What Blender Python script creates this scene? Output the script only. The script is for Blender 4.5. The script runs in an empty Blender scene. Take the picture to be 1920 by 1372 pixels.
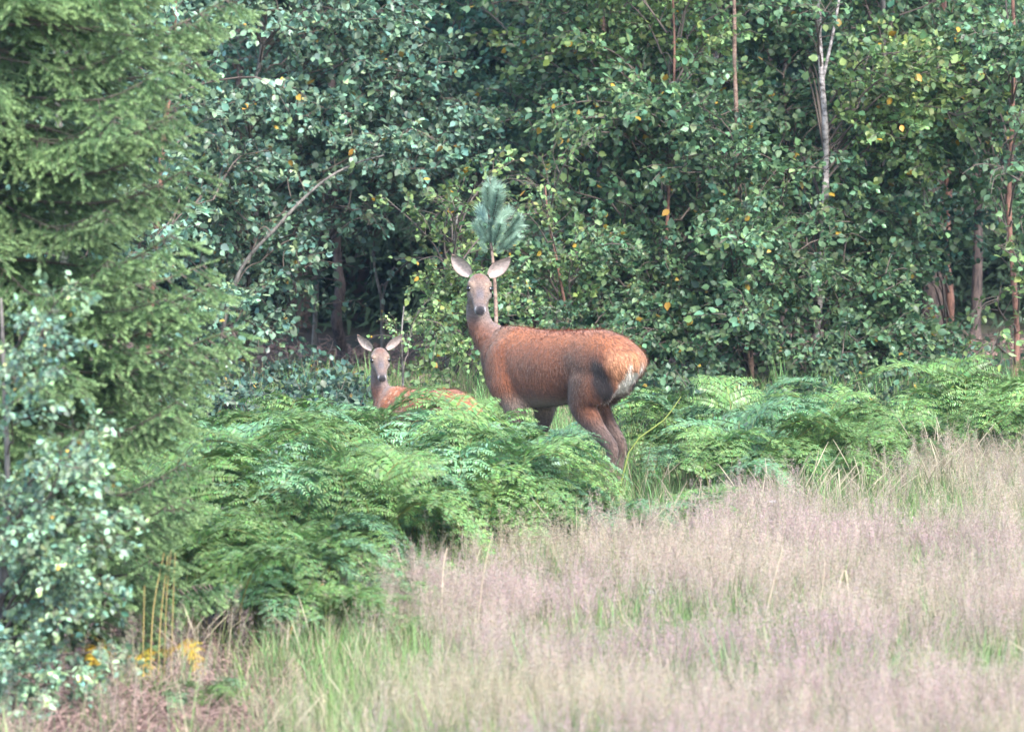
import bpy, math, random
import numpy as np
from mathutils import Vector, Matrix, Euler, noise

# ------------------------------------------------------------------ camera, world, sun, exposure
scene = bpy.context.scene
col = scene.collection
FPX, PITCH, CAMH = 14130.0, 0.0695, 4.0          # focal length in photo pixels, downward pitch, camera height
cam_d = bpy.data.cameras.new('camera'); cam = bpy.data.objects.new('camera', cam_d); col.objects.link(cam)
cam_d.sensor_width = 36.0; cam_d.lens = 36.0 * FPX / 1920.0
cam_d.clip_start = 0.5; cam_d.clip_end = 6000
cam.location = (0, 0, CAMH); cam.rotation_euler = (math.pi / 2 - PITCH, 0, 0)
cam_d.dof.use_dof = True; cam_d.dof.focus_distance = 46.0; cam_d.dof.aperture_fstop = 5.6
scene.camera = cam

SUN_EL, SUN_AZ = math.radians(46), math.radians(28)   # azimuth: to the right of straight behind the camera
world = bpy.data.worlds.new('World'); scene.world = world; world.use_nodes = True
nt = world.node_tree; bg = nt.nodes['Background']
sky = nt.nodes.new('ShaderNodeTexSky'); sky.sky_type = 'NISHITA'; sky.sun_disc = False
sky.sun_elevation = SUN_EL; sky.sun_rotation = math.pi - SUN_AZ
sky.air_density = 1.0; sky.dust_density = 1.4; sky.ozone_density = 1.0
nt.links.new(sky.outputs[0], bg.inputs[0]); bg.inputs[1].default_value = 0.15
sun_d = bpy.data.lights.new('sun', 'SUN'); sun_d.energy = 2.3; sun_d.angle = math.radians(16); sun_d.color = (1.0, 0.97, 0.92)
sun = bpy.data.objects.new('sun', sun_d); col.objects.link(sun)
sdir = Vector((math.sin(SUN_AZ) * math.cos(SUN_EL), -math.cos(SUN_AZ) * math.cos(SUN_EL), math.sin(SUN_EL)))
sun.rotation_euler = sdir.to_track_quat('Z', 'Y').to_euler(); sun.location = (10, 0, 30)
scene.view_settings.view_transform = 'Standard'; scene.view_settings.look = 'None'
scene.view_settings.exposure = 2.05; scene.view_settings.gamma = 1.0
scene.cycles.max_bounces = 3; scene.cycles.diffuse_bounces = 2; scene.cycles.transmission_bounces = 2
scene.cycles.glossy_bounces = 1; scene.cycles.volume_bounces = 0; scene.cycles.transparent_max_bounces = 8
scene.cycles.use_adaptive_sampling = False

rng = np.random.default_rng(7)
random.seed(7)

# ------------------------------------------------------------------ helpers
def gd(py, h=0.0): return (CAMH - h) / (PITCH + (py - 686) / FPX)      # distance at which height h shows at row py
def P(px, py, d): return np.array([(px - 960) / FPX * d, d, CAMH - d * (PITCH + (py - 686) / FPX)])
def gx(px, d): return (px - 960) / FPX * d
def lin(r, g, b):
    f = lambda c: ((c / 255 + 0.055) / 1.055) ** 2.4 if c > 10 else c / 255 / 12.92
    return (f(r), f(g), f(b))
def norm(a): return a / (np.linalg.norm(a, axis=-1, keepdims=True) + 1e-9)

class Acc:
    def __init__(s): s.v = []; s.t = []; s.m = []; s.c = []; s.n = 0
    def add(s, v, t, c=(1, 1, 1), mi=0):
        v = np.asarray(v, float).reshape(-1, 3); t = np.asarray(t, int).reshape(-1, 3)
        c = np.asarray(c, float)
        if c.ndim == 1: c = np.tile(c[:3], (len(v), 1))
        s.v.append(v); s.t.append(t + s.n); s.m.append(np.full(len(t), mi, int)); s.c.append(c[:, :3]); s.n += len(v)
    def mesh(s, name, mats, smooth=False):
        v = np.concatenate(s.v); t = np.concatenate(s.t); m = np.concatenate(s.m); c = np.concatenate(s.c)
        me = bpy.data.meshes.new(name)
        me.vertices.add(len(v)); me.vertices.foreach_set('co', v.ravel().astype(np.float32))
        me.loops.add(len(t) * 3); me.loops.foreach_set('vertex_index', t.ravel().astype(np.int32))
        me.polygons.add(len(t)); me.polygons.foreach_set('loop_start', np.arange(0, len(t) * 3, 3, dtype=np.int32))
        for q in mats: me.materials.append(q)
        me.polygons.foreach_set('material_index', m.astype(np.int32))
        if smooth: me.polygons.foreach_set('use_smooth', np.ones(len(t), bool))
        me.update(calc_edges=True)
        a = me.attributes.new('Col', 'FLOAT_COLOR', 'POINT')
        a.data.foreach_set('color', np.concatenate([c, np.ones((len(c), 1))], 1).ravel().astype(np.float32))
        return me

def tube(acc, pts, rad, sides=6, c=(1, 1, 1), mi=0):
    pts = np.asarray(pts, float); n = len(pts); rad = np.broadcast_to(np.asarray(rad, float), (n,))
    T = norm(np.gradient(pts, axis=0)); ref = np.array([0.3, 1, 0.2]) if abs(T[:, 1]).mean() < 0.8 else np.array([1, 0.2, 0.1])
    A = norm(np.cross(T, ref)); B = np.cross(T, A)
    ang = np.linspace(0, 2 * np.pi, sides, endpoint=False)
    v = pts[:, None] + rad[:, None, None] * (np.cos(ang)[None, :, None] * A[:, None] + np.sin(ang)[None, :, None] * B[:, None])
    t = []
    for i in range(n - 1):
        for k in range(sides):
            a, b = i * sides + k, i * sides + (k + 1) % sides
            t += [(a, b, b + sides), (a, b + sides, a + sides)]
    acc.add(v.reshape(-1, 3), t, c, mi)

def stamp(acc, tv, tt, pos, X, Y, Z, sc, colr, mi=0):
    """copies of one small template, batch: frames X,Y,Z (N,3), scale (N,), colour (N,3)"""
    N, K = len(pos), len(tv)
    sc = np.broadcast_to(np.asarray(sc, float), (N,))
    v = pos[:, None] + sc[:, None, None] * (tv[None, :, 0:1] * X[:, None] + tv[None, :, 1:2] * Y[:, None] + tv[None, :, 2:3] * Z[:, None])
    t = (np.asarray(tt)[None] + (np.arange(N) * K)[:, None, None]).reshape(-1, 3)
    c = np.repeat(np.broadcast_to(colr, (N, 3)), K, axis=0)
    acc.add(v.reshape(-1, 3), t, c, mi)

def curve(ctrl, n=10):
    ctrl = np.asarray(ctrl, float); u = np.linspace(0, len(ctrl) - 1, n); out = []
    for q in u:
        i = min(int(q), len(ctrl) - 2); f = q - i
        p0, p1, p2, p3 = ctrl[max(i - 1, 0)], ctrl[i], ctrl[i + 1], ctrl[min(i + 2, len(ctrl) - 1)]
        out.append(0.5 * ((2 * p1) + (-p0 + p2) * f + (2 * p0 - 5 * p1 + 4 * p2 - p3) * f * f + (-p0 + 3 * p1 - 3 * p2 + p3) * f ** 3))
    return np.array(out)

def tag(o, label, cat=None, group=None, kind=None):
    o['label'] = label
    if cat: o['category'] = cat
    if group: o['group'] = group
    if kind: o['kind'] = kind
    return o
def obj(name, me, parent=None, loc=(0, 0, 0)):
    o = bpy.data.objects.new(name, me); col.objects.link(o); o.location = loc
    if parent: o.parent = parent
    return o
def thing(name, label, cat, loc, group=None):
    o = bpy.data.objects.new(name, None); col.objects.link(o); o.location = loc; o.empty_display_size = 0.2
    return tag(o, label, cat, group)

# ------------------------------------------------------------------ materials
def mat_base(name):
    m = bpy.data.materials.new(name); m.use_nodes = True
    return m, m.node_tree, m.node_tree.nodes['Principled BSDF'], m.node_tree.nodes['Material Output']
def leaf_mat(name, tint=(1, 1, 1), rough=0.5, trans=0.3, rnd=0.35, spec=0.38):
    """vertex colour times tint, varied per object, with light passing through the blade"""
    m, t, b, out = mat_base(name)
    at = t.nodes.new('ShaderNodeAttribute'); at.attribute_name = 'Col'
    mul = t.nodes.new('ShaderNodeMix'); mul.data_type = 'RGBA'; mul.blend_type = 'MULTIPLY'; mul.inputs[0].default_value = 1
    mul.inputs[7].default_value = (*tint, 1); t.links.new(at.outputs['Color'], mul.inputs[6])
    oi = t.nodes.new('ShaderNodeObjectInfo'); mr = t.nodes.new('ShaderNodeMapRange')
    mr.inputs[3].default_value = 1 - rnd; mr.inputs[4].default_value = 1 + rnd; t.links.new(oi.outputs['Random'], mr.inputs[0])
    hsv = t.nodes.new('ShaderNodeHueSaturation'); t.links.new(mul.outputs[2], hsv.inputs['Color']); t.links.new(mr.outputs[0], hsv.inputs['Value'])
    t.links.new(hsv.outputs[0], b.inputs['Base Color']); b.inputs['Roughness'].default_value = rough
    b.inputs['Specular IOR Level'].default_value = spec
    tr = t.nodes.new('ShaderNodeBsdfTranslucent'); t.links.new(hsv.outputs[0], tr.inputs[0])
    mx = t.nodes.new('ShaderNodeMixShader'); mx.inputs[0].default_value = trans
    t.links.new(b.outputs[0], mx.inputs[1]); t.links.new(tr.outputs[0], mx.inputs[2]); t.links.new(mx.outputs[0], out.inputs[0])
    return m
def bark_mat(name, c1, c2, scale=(14, 14, 3.5), thr=0.5, c3=None):
    m, t, b, out = mat_base(name)
    tc = t.nodes.new('ShaderNodeTexCoord'); mp = t.nodes.new('ShaderNodeMapping'); mp.inputs['Scale'].default_value = scale
    nz = t.nodes.new('ShaderNodeTexNoise'); nz.inputs['Scale'].default_value = 2.2; nz.inputs['Detail'].default_value = 7; nz.inputs['Roughness'].default_value = 0.7
    t.links.new(tc.outputs['Object'], mp.inputs[0]); t.links.new(mp.outputs[0], nz.inputs[0])
    cr = t.nodes.new('ShaderNodeValToRGB'); e = cr.color_ramp.elements
    e[0].position = thr - 0.1; e[0].color = (*c1, 1); e[1].position = thr + 0.08; e[1].color = (*c2, 1)
    if c3: q = cr.color_ramp.elements.new(min(thr + 0.25, .95)); q.color = (*c3, 1)
    t.links.new(nz.outputs[0], cr.inputs[0]); t.links.new(cr.outputs[0], b.inputs['Base Color'])
    bp = t.nodes.new('ShaderNodeBump'); bp.inputs['Strength'].default_value = 0.7; bp.inputs['Distance'].default_value = 0.02
    t.links.new(nz.outputs[0], bp.inputs['Height']); t.links.new(bp.outputs[0], b.inputs['Normal']); b.inputs['Roughness'].default_value = 0.9
    return m
def ground_mat():
    m, t, b, out = mat_base('meadow_soil')
    tc = t.nodes.new('ShaderNodeTexCoord')
    n1 = t.nodes.new('ShaderNodeTexNoise'); n1.inputs['Scale'].default_value = 0.9; n1.inputs['Detail'].default_value = 6
    n2 = t.nodes.new('ShaderNodeTexNoise'); n2.inputs['Scale'].default_value = 26; n2.inputs['Detail'].default_value = 5
    for n in (n1, n2): t.links.new(tc.outputs['Object'], n.inputs[0])
    r1 = t.nodes.new('ShaderNodeValToRGB'); e = r1.color_ramp.elements
    e[0].position = .35; e[0].color = (.035, .028, .022, 1); e[1].position = .62; e[1].color = (.04, .05, .022, 1)
    r2 = t.nodes.new('ShaderNodeValToRGB'); e = r2.color_ramp.elements
    e[0].position = .4; e[0].color = (.5, .5, .5, 1); e[1].position = .7; e[1].color = (1.6, 1.45, 1.4, 1)
    t.links.new(n1.outputs[0], r1.inputs[0]); t.links.new(n2.outputs[0], r2.inputs[0])
    mul = t.nodes.new('ShaderNodeMix'); mul.data_type = 'RGBA'; mul.blend_type = 'MULTIPLY'; mul.inputs[0].default_value = 1
    t.links.new(r1.outputs[0], mul.inputs[6]); t.links.new(r2.outputs[0], mul.inputs[7]); t.links.new(mul.outputs[2], b.inputs['Base Color'])
    bp = t.nodes.new('ShaderNodeBump'); bp.inputs['Strength'].default_value = .8; bp.inputs['Distance'].default_value = .03
    t.links.new(n2.outputs[0], bp.inputs['Height']); t.links.new(bp.outputs[0], b.inputs['Normal']); b.inputs['Roughness'].default_value = .95
    return m
def coat_mat(name, rough=0.75):
    m, t, b, out = mat_base(name)
    at = t.nodes.new('ShaderNodeAttribute'); at.attribute_name = 'Col'
    tc = t.nodes.new('ShaderNodeTexCoord'); mp = t.nodes.new('ShaderNodeMapping'); mp.inputs['Scale'].default_value = (22, 40, 60)
    nz = t.nodes.new('ShaderNodeTexNoise'); nz.inputs['Scale'].default_value = 1.6; nz.inputs['Detail'].default_value = 6
    t.links.new(tc.outputs['Object'], mp.inputs[0]); t.links.new(mp.outputs[0], nz.inputs[0])
    mr = t.nodes.new('ShaderNodeMapRange'); mr.inputs[1].default_value = .3; mr.inputs[2].default_value = .7; mr.inputs[3].default_value = .72; mr.inputs[4].default_value = 1.28
    t.links.new(nz.outputs[0], mr.inputs[0])
    hsv = t.nodes.new('ShaderNodeHueSaturation'); t.links.new(at.outputs['Color'], hsv.inputs['Color']); t.links.new(mr.outputs[0], hsv.inputs['Value'])
    t.links.new(hsv.outputs[0], b.inputs['Base Color']); b.inputs['Roughness'].default_value = rough
    b.inputs['Specular IOR Level'].default_value = .25; b.inputs['Sheen Weight'].default_value = .25; b.inputs['Sheen Roughness'].default_value = .5
    bp = t.nodes.new('ShaderNodeBump'); bp.inputs['Strength'].default_value = .35; bp.inputs['Distance'].default_value = .006
    t.links.new(nz.outputs[0], bp.inputs['Height']); t.links.new(bp.outputs[0], b.inputs['Normal'])
    return m
def plain_mat(name, c, rough=.6, spec=.5):
    m, t, b, out = mat_base(name)
    nz = t.nodes.new('ShaderNodeTexNoise'); nz.inputs['Scale'].default_value = 60
    mr = t.nodes.new('ShaderNodeMapRange'); mr.inputs[3].default_value = .8; mr.inputs[4].default_value = 1.2; t.links.new(nz.outputs[0], mr.inputs[0])
    hsv = t.nodes.new('ShaderNodeHueSaturation'); hsv.inputs['Color'].default_value = (*c, 1); t.links.new(mr.outputs[0], hsv.inputs['Value'])
    t.links.new(hsv.outputs[0], b.inputs['Base Color']); b.inputs['Roughness'].default_value = rough; b.inputs['Specular IOR Level'].default_value = spec
    return m

M_TWIG = plain_mat('twig_bark', (.11, .085, .07), .85)
M_LEAF = leaf_mat('birch_leaf', (1, 1, 1), .42, .28)
M_LEAF_BLUE = leaf_mat('grey_green_leaf', (1.25, 1.2, 1.6), .36, .2)
M_LEAF_PALE = leaf_mat('pale_leaf_underside', (2.1, 1.85, 2.25), .4, .2)
M_LEAF_YELLOW = leaf_mat('sunlit_yellow_green_leaf', (1.4, 1.25, .95), .45, .32)  # yellow green leaf; on birches and aspen, sunlight put into the colour
M_LEAF_DARK = leaf_mat('shade_leaf', (.7, .8, 1.05), .45, .25)  # darker, bluer leaf copy: shade of the recesses put into the colour
M_SPRUCE = leaf_mat('spruce_needles', (1, 1, 1), .5, .12, .25)
M_SPRUCE_DARK = leaf_mat('shaded_spruce_needles', (.5, .6, .7), .55, .05, .25)  # darkened bluish copy; the wood's inner shade is put into the needle colour
M_PINE = leaf_mat('pine_needles', (1, 1, 1), .45, .12, .1)
M_FERN = leaf_mat('bracken_green', (1, 1, 1), .38, .3, .28)
M_FERN_SHEEN = leaf_mat('bracken_sky_sheen', (1.0, 1.1, 1.65), .4, .25, .25)  # pale bluish copy: sky reflection on some fronds painted into the colour
M_FERN_YELLOW = leaf_mat('bracken_withered', (3.6, 1.5, .5), .5, .3, .15)
M_FERN_TAN = leaf_mat('bracken_brown', (2.2, .65, .8), .6, .2, .25)
M_GRASS = leaf_mat('grass_blades', (1, 1, 1), .5, .3, .3)
M_LITTER = leaf_mat('dry_litter', (1, 1, 1), .8, .1, .3)
M_BIRCH = bark_mat('birch_bark', (.05, .04, .035), (.42, .37, .35), (9, 9, 16), .45, (.58, .53, .5))
M_BIRCH_PINK = bark_mat('young_birch_bark', (.10, .06, .045), (.27, .175, .135), (9, 9, 14), .45, (.36, .27, .22))
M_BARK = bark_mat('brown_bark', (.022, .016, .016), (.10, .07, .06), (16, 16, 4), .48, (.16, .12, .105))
M_BARK_GREY = bark_mat('grey_bark', (.06, .055, .05), (.20, .18, .16), (14, 14, 5), .48)
M_BARK_RED = bark_mat('red_bark', (.07, .035, .028), (.24, .12, .085), (14, 14, 5), .45)
M_COAT = coat_mat('deer_coat')
M_EYE = plain_mat('dark_eye', (.008, .006, .005), .08, .8)

# ------------------------------------------------------------------ ground
def ground():
    xs = np.concatenate([-np.geomspace(1500, 9, 16), np.linspace(-8, 8, 90), np.geomspace(9, 1500, 16)])
    ys = np.concatenate([[-300, -100, -30, 0, 10, 18, 24], np.linspace(28, 64, 190), np.geomspace(66, 2500, 18)])
    X, Y = np.meshgrid(xs, ys); Z = np.zeros_like(X)
    for i in range(X.shape[0]):
        for j in range(X.shape[1]):
            if abs(X[i, j]) < 9 and 25 < Y[i, j] < 66:
                Z[i, j] = .05 * noise.noise(Vector((X[i, j] * .9, Y[i, j] * .9, 0))) + .02 * noise.noise(Vector((X[i, j] * 4, Y[i, j] * 4, 3)))
    nx = len(xs); v = np.stack([X, Y, Z], -1).reshape(-1, 3); t = []
    for i in range(len(ys) - 1):
        for j in range(nx - 1):
            a = i * nx + j; t += [(a, a + 1, a + nx + 1), (a, a + nx + 1, a + nx)]
    A = Acc(); A.add(v, t)
    o = obj('ground', A.mesh('ground', [ground_mat()], True)); tag(o, 'mossy brown soil under the meadow and the wood', 'ground', kind='structure')
ground()

# ------------------------------------------------------------------ leafy sprays (shared meshes)
LEAF_V = np.array([[0, 0, 0], [.22, .30, .05], [.52, .36, .03], [.78, .18, 0], [1, 0, -.06], [.78, -.18, 0], [.52, -.36, .03], [.22, -.30, .05], [.48, 0, -.05]])
LEAF_V = LEAF_V[:, [0, 1, 2]]
LEAF_T = [(8, i, (i + 1) % 8) for i in range(8)]
def green(n, base=(.118, .200, .100), var=.34, yellow=.0035, r=rng):
    c = np.array(base)[None] * (1 + var * r.standard_normal((n, 1)).clip(-1.6, 2.2))
    c = c * (1 + .06 * r.standard_normal((n, 3))).clip(.7, 1.4) * (1 + np.outer(r.standard_normal(n), [.12, .02, -.08]))
    y = r.random(n) < yellow; c[y] = np.array([.40, .27, .045]) * (.6 + .6 * r.random((y.sum(), 1)))
    return c.clip(.005, 1)
FRAMES = {}
def make_spray(seed, L=.8, nleaf=105, size=.053):
    r = np.random.default_rng(seed); A = Acc()
    main = curve([[0, 0, 0], [L * .35, r.normal(0, .04), .07], [L * .7, r.normal(0, .07), .06], [L, r.normal(0, .09), -.05]], 9)
    tube(A, main, np.linspace(.009, .003, 9), 4, (1, 1, 1), 0)
    LP, LD = [], []
    nt_ = 10
    for k in range(nt_):
        u = .12 + .86 * k / (nt_ - 1); i = min(int(u * 8), 7); b = main[i] + (main[i + 1] - main[i]) * (u * 8 - i)
        s = 1 if k % 2 else -1; l = (.36 - .17 * u) * r.uniform(.8, 1.3); az = s * r.uniform(.5, 1.2); el = r.normal(.15, .45)
        d = np.array([math.cos(az) * math.cos(el), math.sin(az) * math.cos(el), math.sin(el)])
        tw = curve([b, b + d * l * .5 + [0, 0, .02], b + d * l + [0, 0, -.06]], 6); tube(A, tw, np.linspace(.0045, .0018, 6), 3, (1, 1, 1), 0)
        for q in range(nleaf // nt_):
            f = r.uniform(.08, 1.0) * 5; j = min(int(f), 4); LP.append(tw[j] + (tw[j + 1] - tw[j]) * (f - j)); LD.append(d)
    LP = np.array(LP); LD = np.array(LD); n = len(LP)
    X = norm(LD * .6 + r.standard_normal((n, 3)) * .55 + np.array([.1, 0, -.55]))
    Nn = norm(np.array([.35, 0, .65]) + r.standard_normal((n, 3)) * .55)
    Y = norm(np.cross(Nn, X)); Z = np.cross(X, Y)
    LP = LP + X * .012 + r.standard_normal((n, 3)) * .015
    stamp(A, LEAF_V, LEAF_T, LP, X, Y, Z, size * r.uniform(.5, 1.35, n), green(n, r=r), 1)
    me = A.mesh('leafy_branch', [M_TWIG, M_LEAF]); FRAMES[me.name] = (LP, X, Y, Z); return me
SPRAYS = [make_spray(100 + i, nleaf=[210, 240, 190][i % 3]) for i in range(12)]
SPARSE = [make_spray(150 + i, nleaf=60, L=.9, size=.055) for i in range(4)]

VAR = {}
def tinted(me, mat, slot):
    """the same mesh carrying another material, made once per pair"""
    k = (me.name, mat.name, slot)
    if k not in VAR: VAR[k] = me.copy(); VAR[k].materials[slot] = mat
    return VAR[k]
def place(name, me, parent, base, direction, roll, s, mat=None, slot=1):
    o = bpy.data.objects.new(name, me); col.objects.link(o); o.parent = parent
    x = Vector(direction).normalized(); up = Vector((0, 0, 1)) if abs(x.z) < .95 else Vector((0, 1, 0))
    y = up.cross(x).normalized(); z = x.cross(y)
    m = Matrix((x, y, z)).transposed() @ Matrix.Rotation(roll, 3, 'X')
    o.location = Vector(base) - parent.location; o.rotation_euler = m.to_euler(); o.scale = (s, s, s)
    if mat: o.data = tinted(me, mat, slot)
    return o

TREES = []
LEAF_SINGLE = None
def single_leaf():
    A = Acc(); A.add(LEAF_V * .058, LEAF_T, (.50, .28, .05)); return A.mesh('yellow_leaf', [leaf_mat('turned_leaf', (1, 1, 1), .45, .3, .2)])
LEAF_SINGLE = single_leaf()

LEAVES = []
for k in range(4):
    A_ = Acc(); A_.add(LEAF_V * .056, LEAF_T, green(1, yellow=0)[0]); LEAVES.append(A_.mesh('leaf', [M_LEAF]))
class Tree:
    def __init__(s, name, label, d, pts, r, bark, tint=None, top=8.5, forks=(), group=None):
        b = P(*pts[0], d); b[2] = 0.0
        s.d = d; s.root = thing(name, label, 'tree', tuple(b), group); s.base = b; s.bark = bark; s.tint = tint
        q = [P(x, y, d + .06 * math.sin(i * 2.1)) for i, (x, y) in enumerate(pts)]
        q[0] = b.copy()
        e = q[-1]; dirn = (q[-1] - q[-2]); dirn = dirn / np.linalg.norm(dirn); dirn[1] = 0; dirn[0] *= .6
        if top > e[2] + .3:
            n = max(2, int((top - e[2]) / 1.1))
            for k in range(1, n + 1):
                q.append(e + dirn * (top - e[2]) * k / n + np.array([.05 * math.sin(k * 1.7 + d), .06 * math.cos(k + d), 0]))
        q = np.array(q); s.axis = curve(q, 6 * len(q)); u = np.linspace(0, 1, len(s.axis))
        jit = 1 + .09 * np.sin(u * 61 + d) + .06 * np.sin(u * 137)
        s.rad = (r * (1 - .82 * u ** .9) * jit + .003) * (1 + .55 * np.exp(-u * 60))
        s.A = Acc(); tube(s.A, s.axis - b, s.rad, 9)
        for f in forks:
            fp = [P(x, y, d) for x, y in f]; i = np.argmin(np.linalg.norm(s.axis - fp[0], axis=1)); fp[0] = s.axis[i]
            c = curve(fp, 12); tube(s.A, c - b, np.linspace(s.rad[i] * .7, s.rad[i] * .35, 12), 7)
        TREES.append(s)
    def spray(s, C, sc=1.0, mat=None, sparse=False):
        C = np.asarray(C, float); zt = C[2] - .35 * np.linalg.norm(C[:2] - s.axis[0][:2]) - .1
        i = int(np.argmin(abs(s.axis[:, 2] - max(zt, .12)))); T = s.axis[i]
        dv = C - T; L = np.linalg.norm(dv)
        if L > 2.6: return False
        reach = .42 * sc
        B = C - dv / (L + 1e-6) * min(reach, L * .8)
        if L > .3:
            mid = (T + B) / 2 + np.array([0, 0, .08 * L])
            c = curve([T, mid, B], 8); tube(s.A, c - s.base, np.linspace(min(.009, s.rad[i] * .5), .004, 8), 4, (1, 1, 1), 1)
        dirn = norm(dv + np.array([0, -.25 * L, .0]) + rng.standard_normal(3) * .22 * L)
        me = random.choice(SPARSE if sparse else SPRAYS)
        o = place('branch', me, s.root, B, dirn, rng.normal(0, .5), sc * rng.uniform(.85, 1.15), mat or s.tint)
        if s.d < 56.1 and C[2] < 3.1:
            LP, X, Y, Z = FRAMES[me.name]
            for i in rng.choice(len(LP), 5, replace=False):
                w = bpy.data.objects.new('leaf', tinted(LEAVES[int(rng.integers(4))], mat or s.tint, 0)); col.objects.link(w); w.parent = o
                M3 = Matrix((X[i], Y[i], Z[i])).transposed() @ Euler(rng.normal(0, .6, 3)).to_matrix()
                w.location = LP[i]; w.rotation_euler = M3.to_euler(); q = rng.uniform(.95, 1.3); w.scale = (q, q, q)
        return True
    def finish(s, n_top=14, zmin=3.0, zmax=8.3):
        for k in range(n_top):
            z = rng.uniform(zmin, zmax); i = int(np.argmin(abs(s.axis[:, 2] - z))); a = rng.uniform(0, 6.28); R = (1.25 - .1 * z) * rng.uniform(.3, 1) + .2
            s.spray(s.axis[i] + np.array([math.cos(a) * R, math.sin(a) * R, .3]), 1.45)
        o = obj('trunk', s.A.mesh('trunk', [s.bark, M_TWIG], True), s.root)

B_ = M_BIRCH
trunkA = Tree('old_tree', 'tree with a dark gnarled bare brown trunk standing in the shadowed gap', 57, [(648, 702), (640, 655), (630, 600), (637, 540), (630, 470), (627, 380), (625, 250), (621, 120), (622, 0)], .047, M_BARK, M_LEAF_BLUE)
trunkB = Tree('leaning_sapling', 'pale thin sapling leaning to the right across the shadowed gap', 53.7, [(392, 690), (440, 530), (520, 425), (600, 345), (665, 308), (720, 292)], .014, M_BARK_GREY, M_LEAF_BLUE, top=0)
trunkC = Tree('forked_sapling', 'thin bare forked sapling behind the fawn in the dark gap', 56.2, [(718, 705), (716, 620), (714, 560), (702, 505), (700, 450)], .016, M_BARK_GREY, M_LEAF_BLUE, top=0, forks=[[(714, 560), (726, 530), (740, 500)]])
trunkD = Tree('rowan_tree', 'tree with a reddish trunk standing close behind the big spruce', 52.5, [(270, 715), (282, 560), (300, 330), (310, 230), (322, 120), (328, 0)], .024, M_BARK_RED, M_LEAF_BLUE)
trunkL = Tree('alder_tree', 'grey green alder with a leafy crown between spruce and shadowed gap', 55, [(470, 705), (462, 560), (480, 420), (470, 250), (490, 100), (500, 0)], .022, M_BARK_GREY, M_LEAF_BLUE)
trunkN = Tree('alder_tree', 'grey green alder whose crown overhangs the dark gap above the fawn', 56, [(585, 703), (592, 560), (600, 430), (640, 300), (720, 160), (760, 0)], .018, M_BARK_GREY, M_LEAF_BLUE)
trunkE = Tree('birch_tree', 'birch with the whitest trunk, forked high up', 53.6, [(1528, 720), (1534, 620), (1538, 540), (1543, 440), (1549, 330), (1547, 230), (1541, 150), (1536, 70), (1533, 0)], .028, M_BIRCH, M_LEAF, forks=[[(1545, 160), (1556, 90), (1572, 5), (1590, -120)]])
trunkF = Tree('birch_tree', 'slender pinkish birch stem left of the whitest forked birch', 53.3, [(1415, 715), (1403, 620), (1393, 520), (1388, 400), (1383, 260), (1377, 120), (1376, 0)], .020, M_BIRCH_PINK, M_LEAF)
trunkG = Tree('birch_tree', 'greyish birch half hidden in leaves behind the rump of the hind', 55.6, [(1337, 712), (1338, 600), (1341, 450), (1336, 260), (1345, 100), (1340, 0)], .024, M_BIRCH, M_LEAF)
trunkH = Tree('pine_tree', 'brown trunked tree beside the dark hollow past the birches', 56.5, [(1770, 720), (1774, 640), (1784, 580), (1776, 480), (1779, 300), (1772, 150), (1768, 0)], .036, M_BARK_RED, M_LEAF_DARK)
trunkI = Tree('rowan_tree', 'slim reddish trunk at the outer edge of the dark hollow', 53.6, [(1904, 745), (1909, 640), (1903, 540), (1893, 400), (1897, 250), (1900, 100), (1898, 0)], .021, M_BARK_RED, M_LEAF)
trunkJ = Tree('young_rowan', 'very thin red stemmed young tree above the back of the hind', 53.6, [(1236, 720), (1244, 600), (1247, 500), (1252, 400), (1257, 300), (1262, 200), (1264, 60)], .014, M_BARK_RED, M_LEAF, top=4.5)
trunkM = Tree('aspen_tree', 'aspen wholly wrapped in green leaves right of the whitest birch', 55.2, [(1650, 715), (1655, 560), (1648, 400), (1660, 200), (1655, 0)], .024, M_BARK_GREY, M_LEAF)
trunkO = Tree('birch_tree', 'leafy birch straight behind the back of the hind', 54.8, [(1120, 712), (1128, 560), (1118, 400), (1135, 200), (1130, 0)], .022, M_BIRCH_PINK, M_LEAF)
trunkQ = Tree('aspen_tree', 'leafy aspen at the right edge of the wood behind the ferns', 55.6, [(1985, 720), (1975, 500), (1990, 250), (1980, 0)], .026, M_BARK_GREY, M_LEAF)
trunkR = Tree('hazel_bush', 'low yellow green hazel bush right behind the head of the hind', 50.6, [(850, 810), (838, 700), (842, 580), (850, 470), (858, 400)], .014, M_BARK_GREY, M_LEAF_YELLOW, top=0)
trunkS = Tree('small_leafy_sapling', 'knee high leafy sapling with an upright shoot right beside the ears of the fawn', 48.5, [(752, 850), (755, 720), (752, 640), (757, 575)], .007, M_BARK_GREY, M_LEAF_YELLOW, top=0)
trunkT = Tree('young_birch', 'young birch with lime leaves between the little pine and the birches', 52.2, [(1075, 780), (1068, 640), (1050, 520), (1030, 420), (1022, 350)], .013, M_BARK_RED, M_LEAF_YELLOW, top=0)
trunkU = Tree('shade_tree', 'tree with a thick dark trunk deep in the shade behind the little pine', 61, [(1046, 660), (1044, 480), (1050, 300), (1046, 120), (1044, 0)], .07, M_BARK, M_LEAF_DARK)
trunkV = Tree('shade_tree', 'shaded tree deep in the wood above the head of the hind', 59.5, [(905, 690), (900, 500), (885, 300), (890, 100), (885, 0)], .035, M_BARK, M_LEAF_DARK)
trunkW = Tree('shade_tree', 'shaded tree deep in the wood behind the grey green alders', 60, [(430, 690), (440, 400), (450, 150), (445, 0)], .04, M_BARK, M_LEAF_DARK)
trunkX = Tree('shade_tree', 'shaded tree deep in the wood behind the brown trunk and hollow', 60, [(1830, 690), (1835, 400), (1825, 150), (1828, 0)], .04, M_BARK, M_LEAF_DARK)
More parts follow.
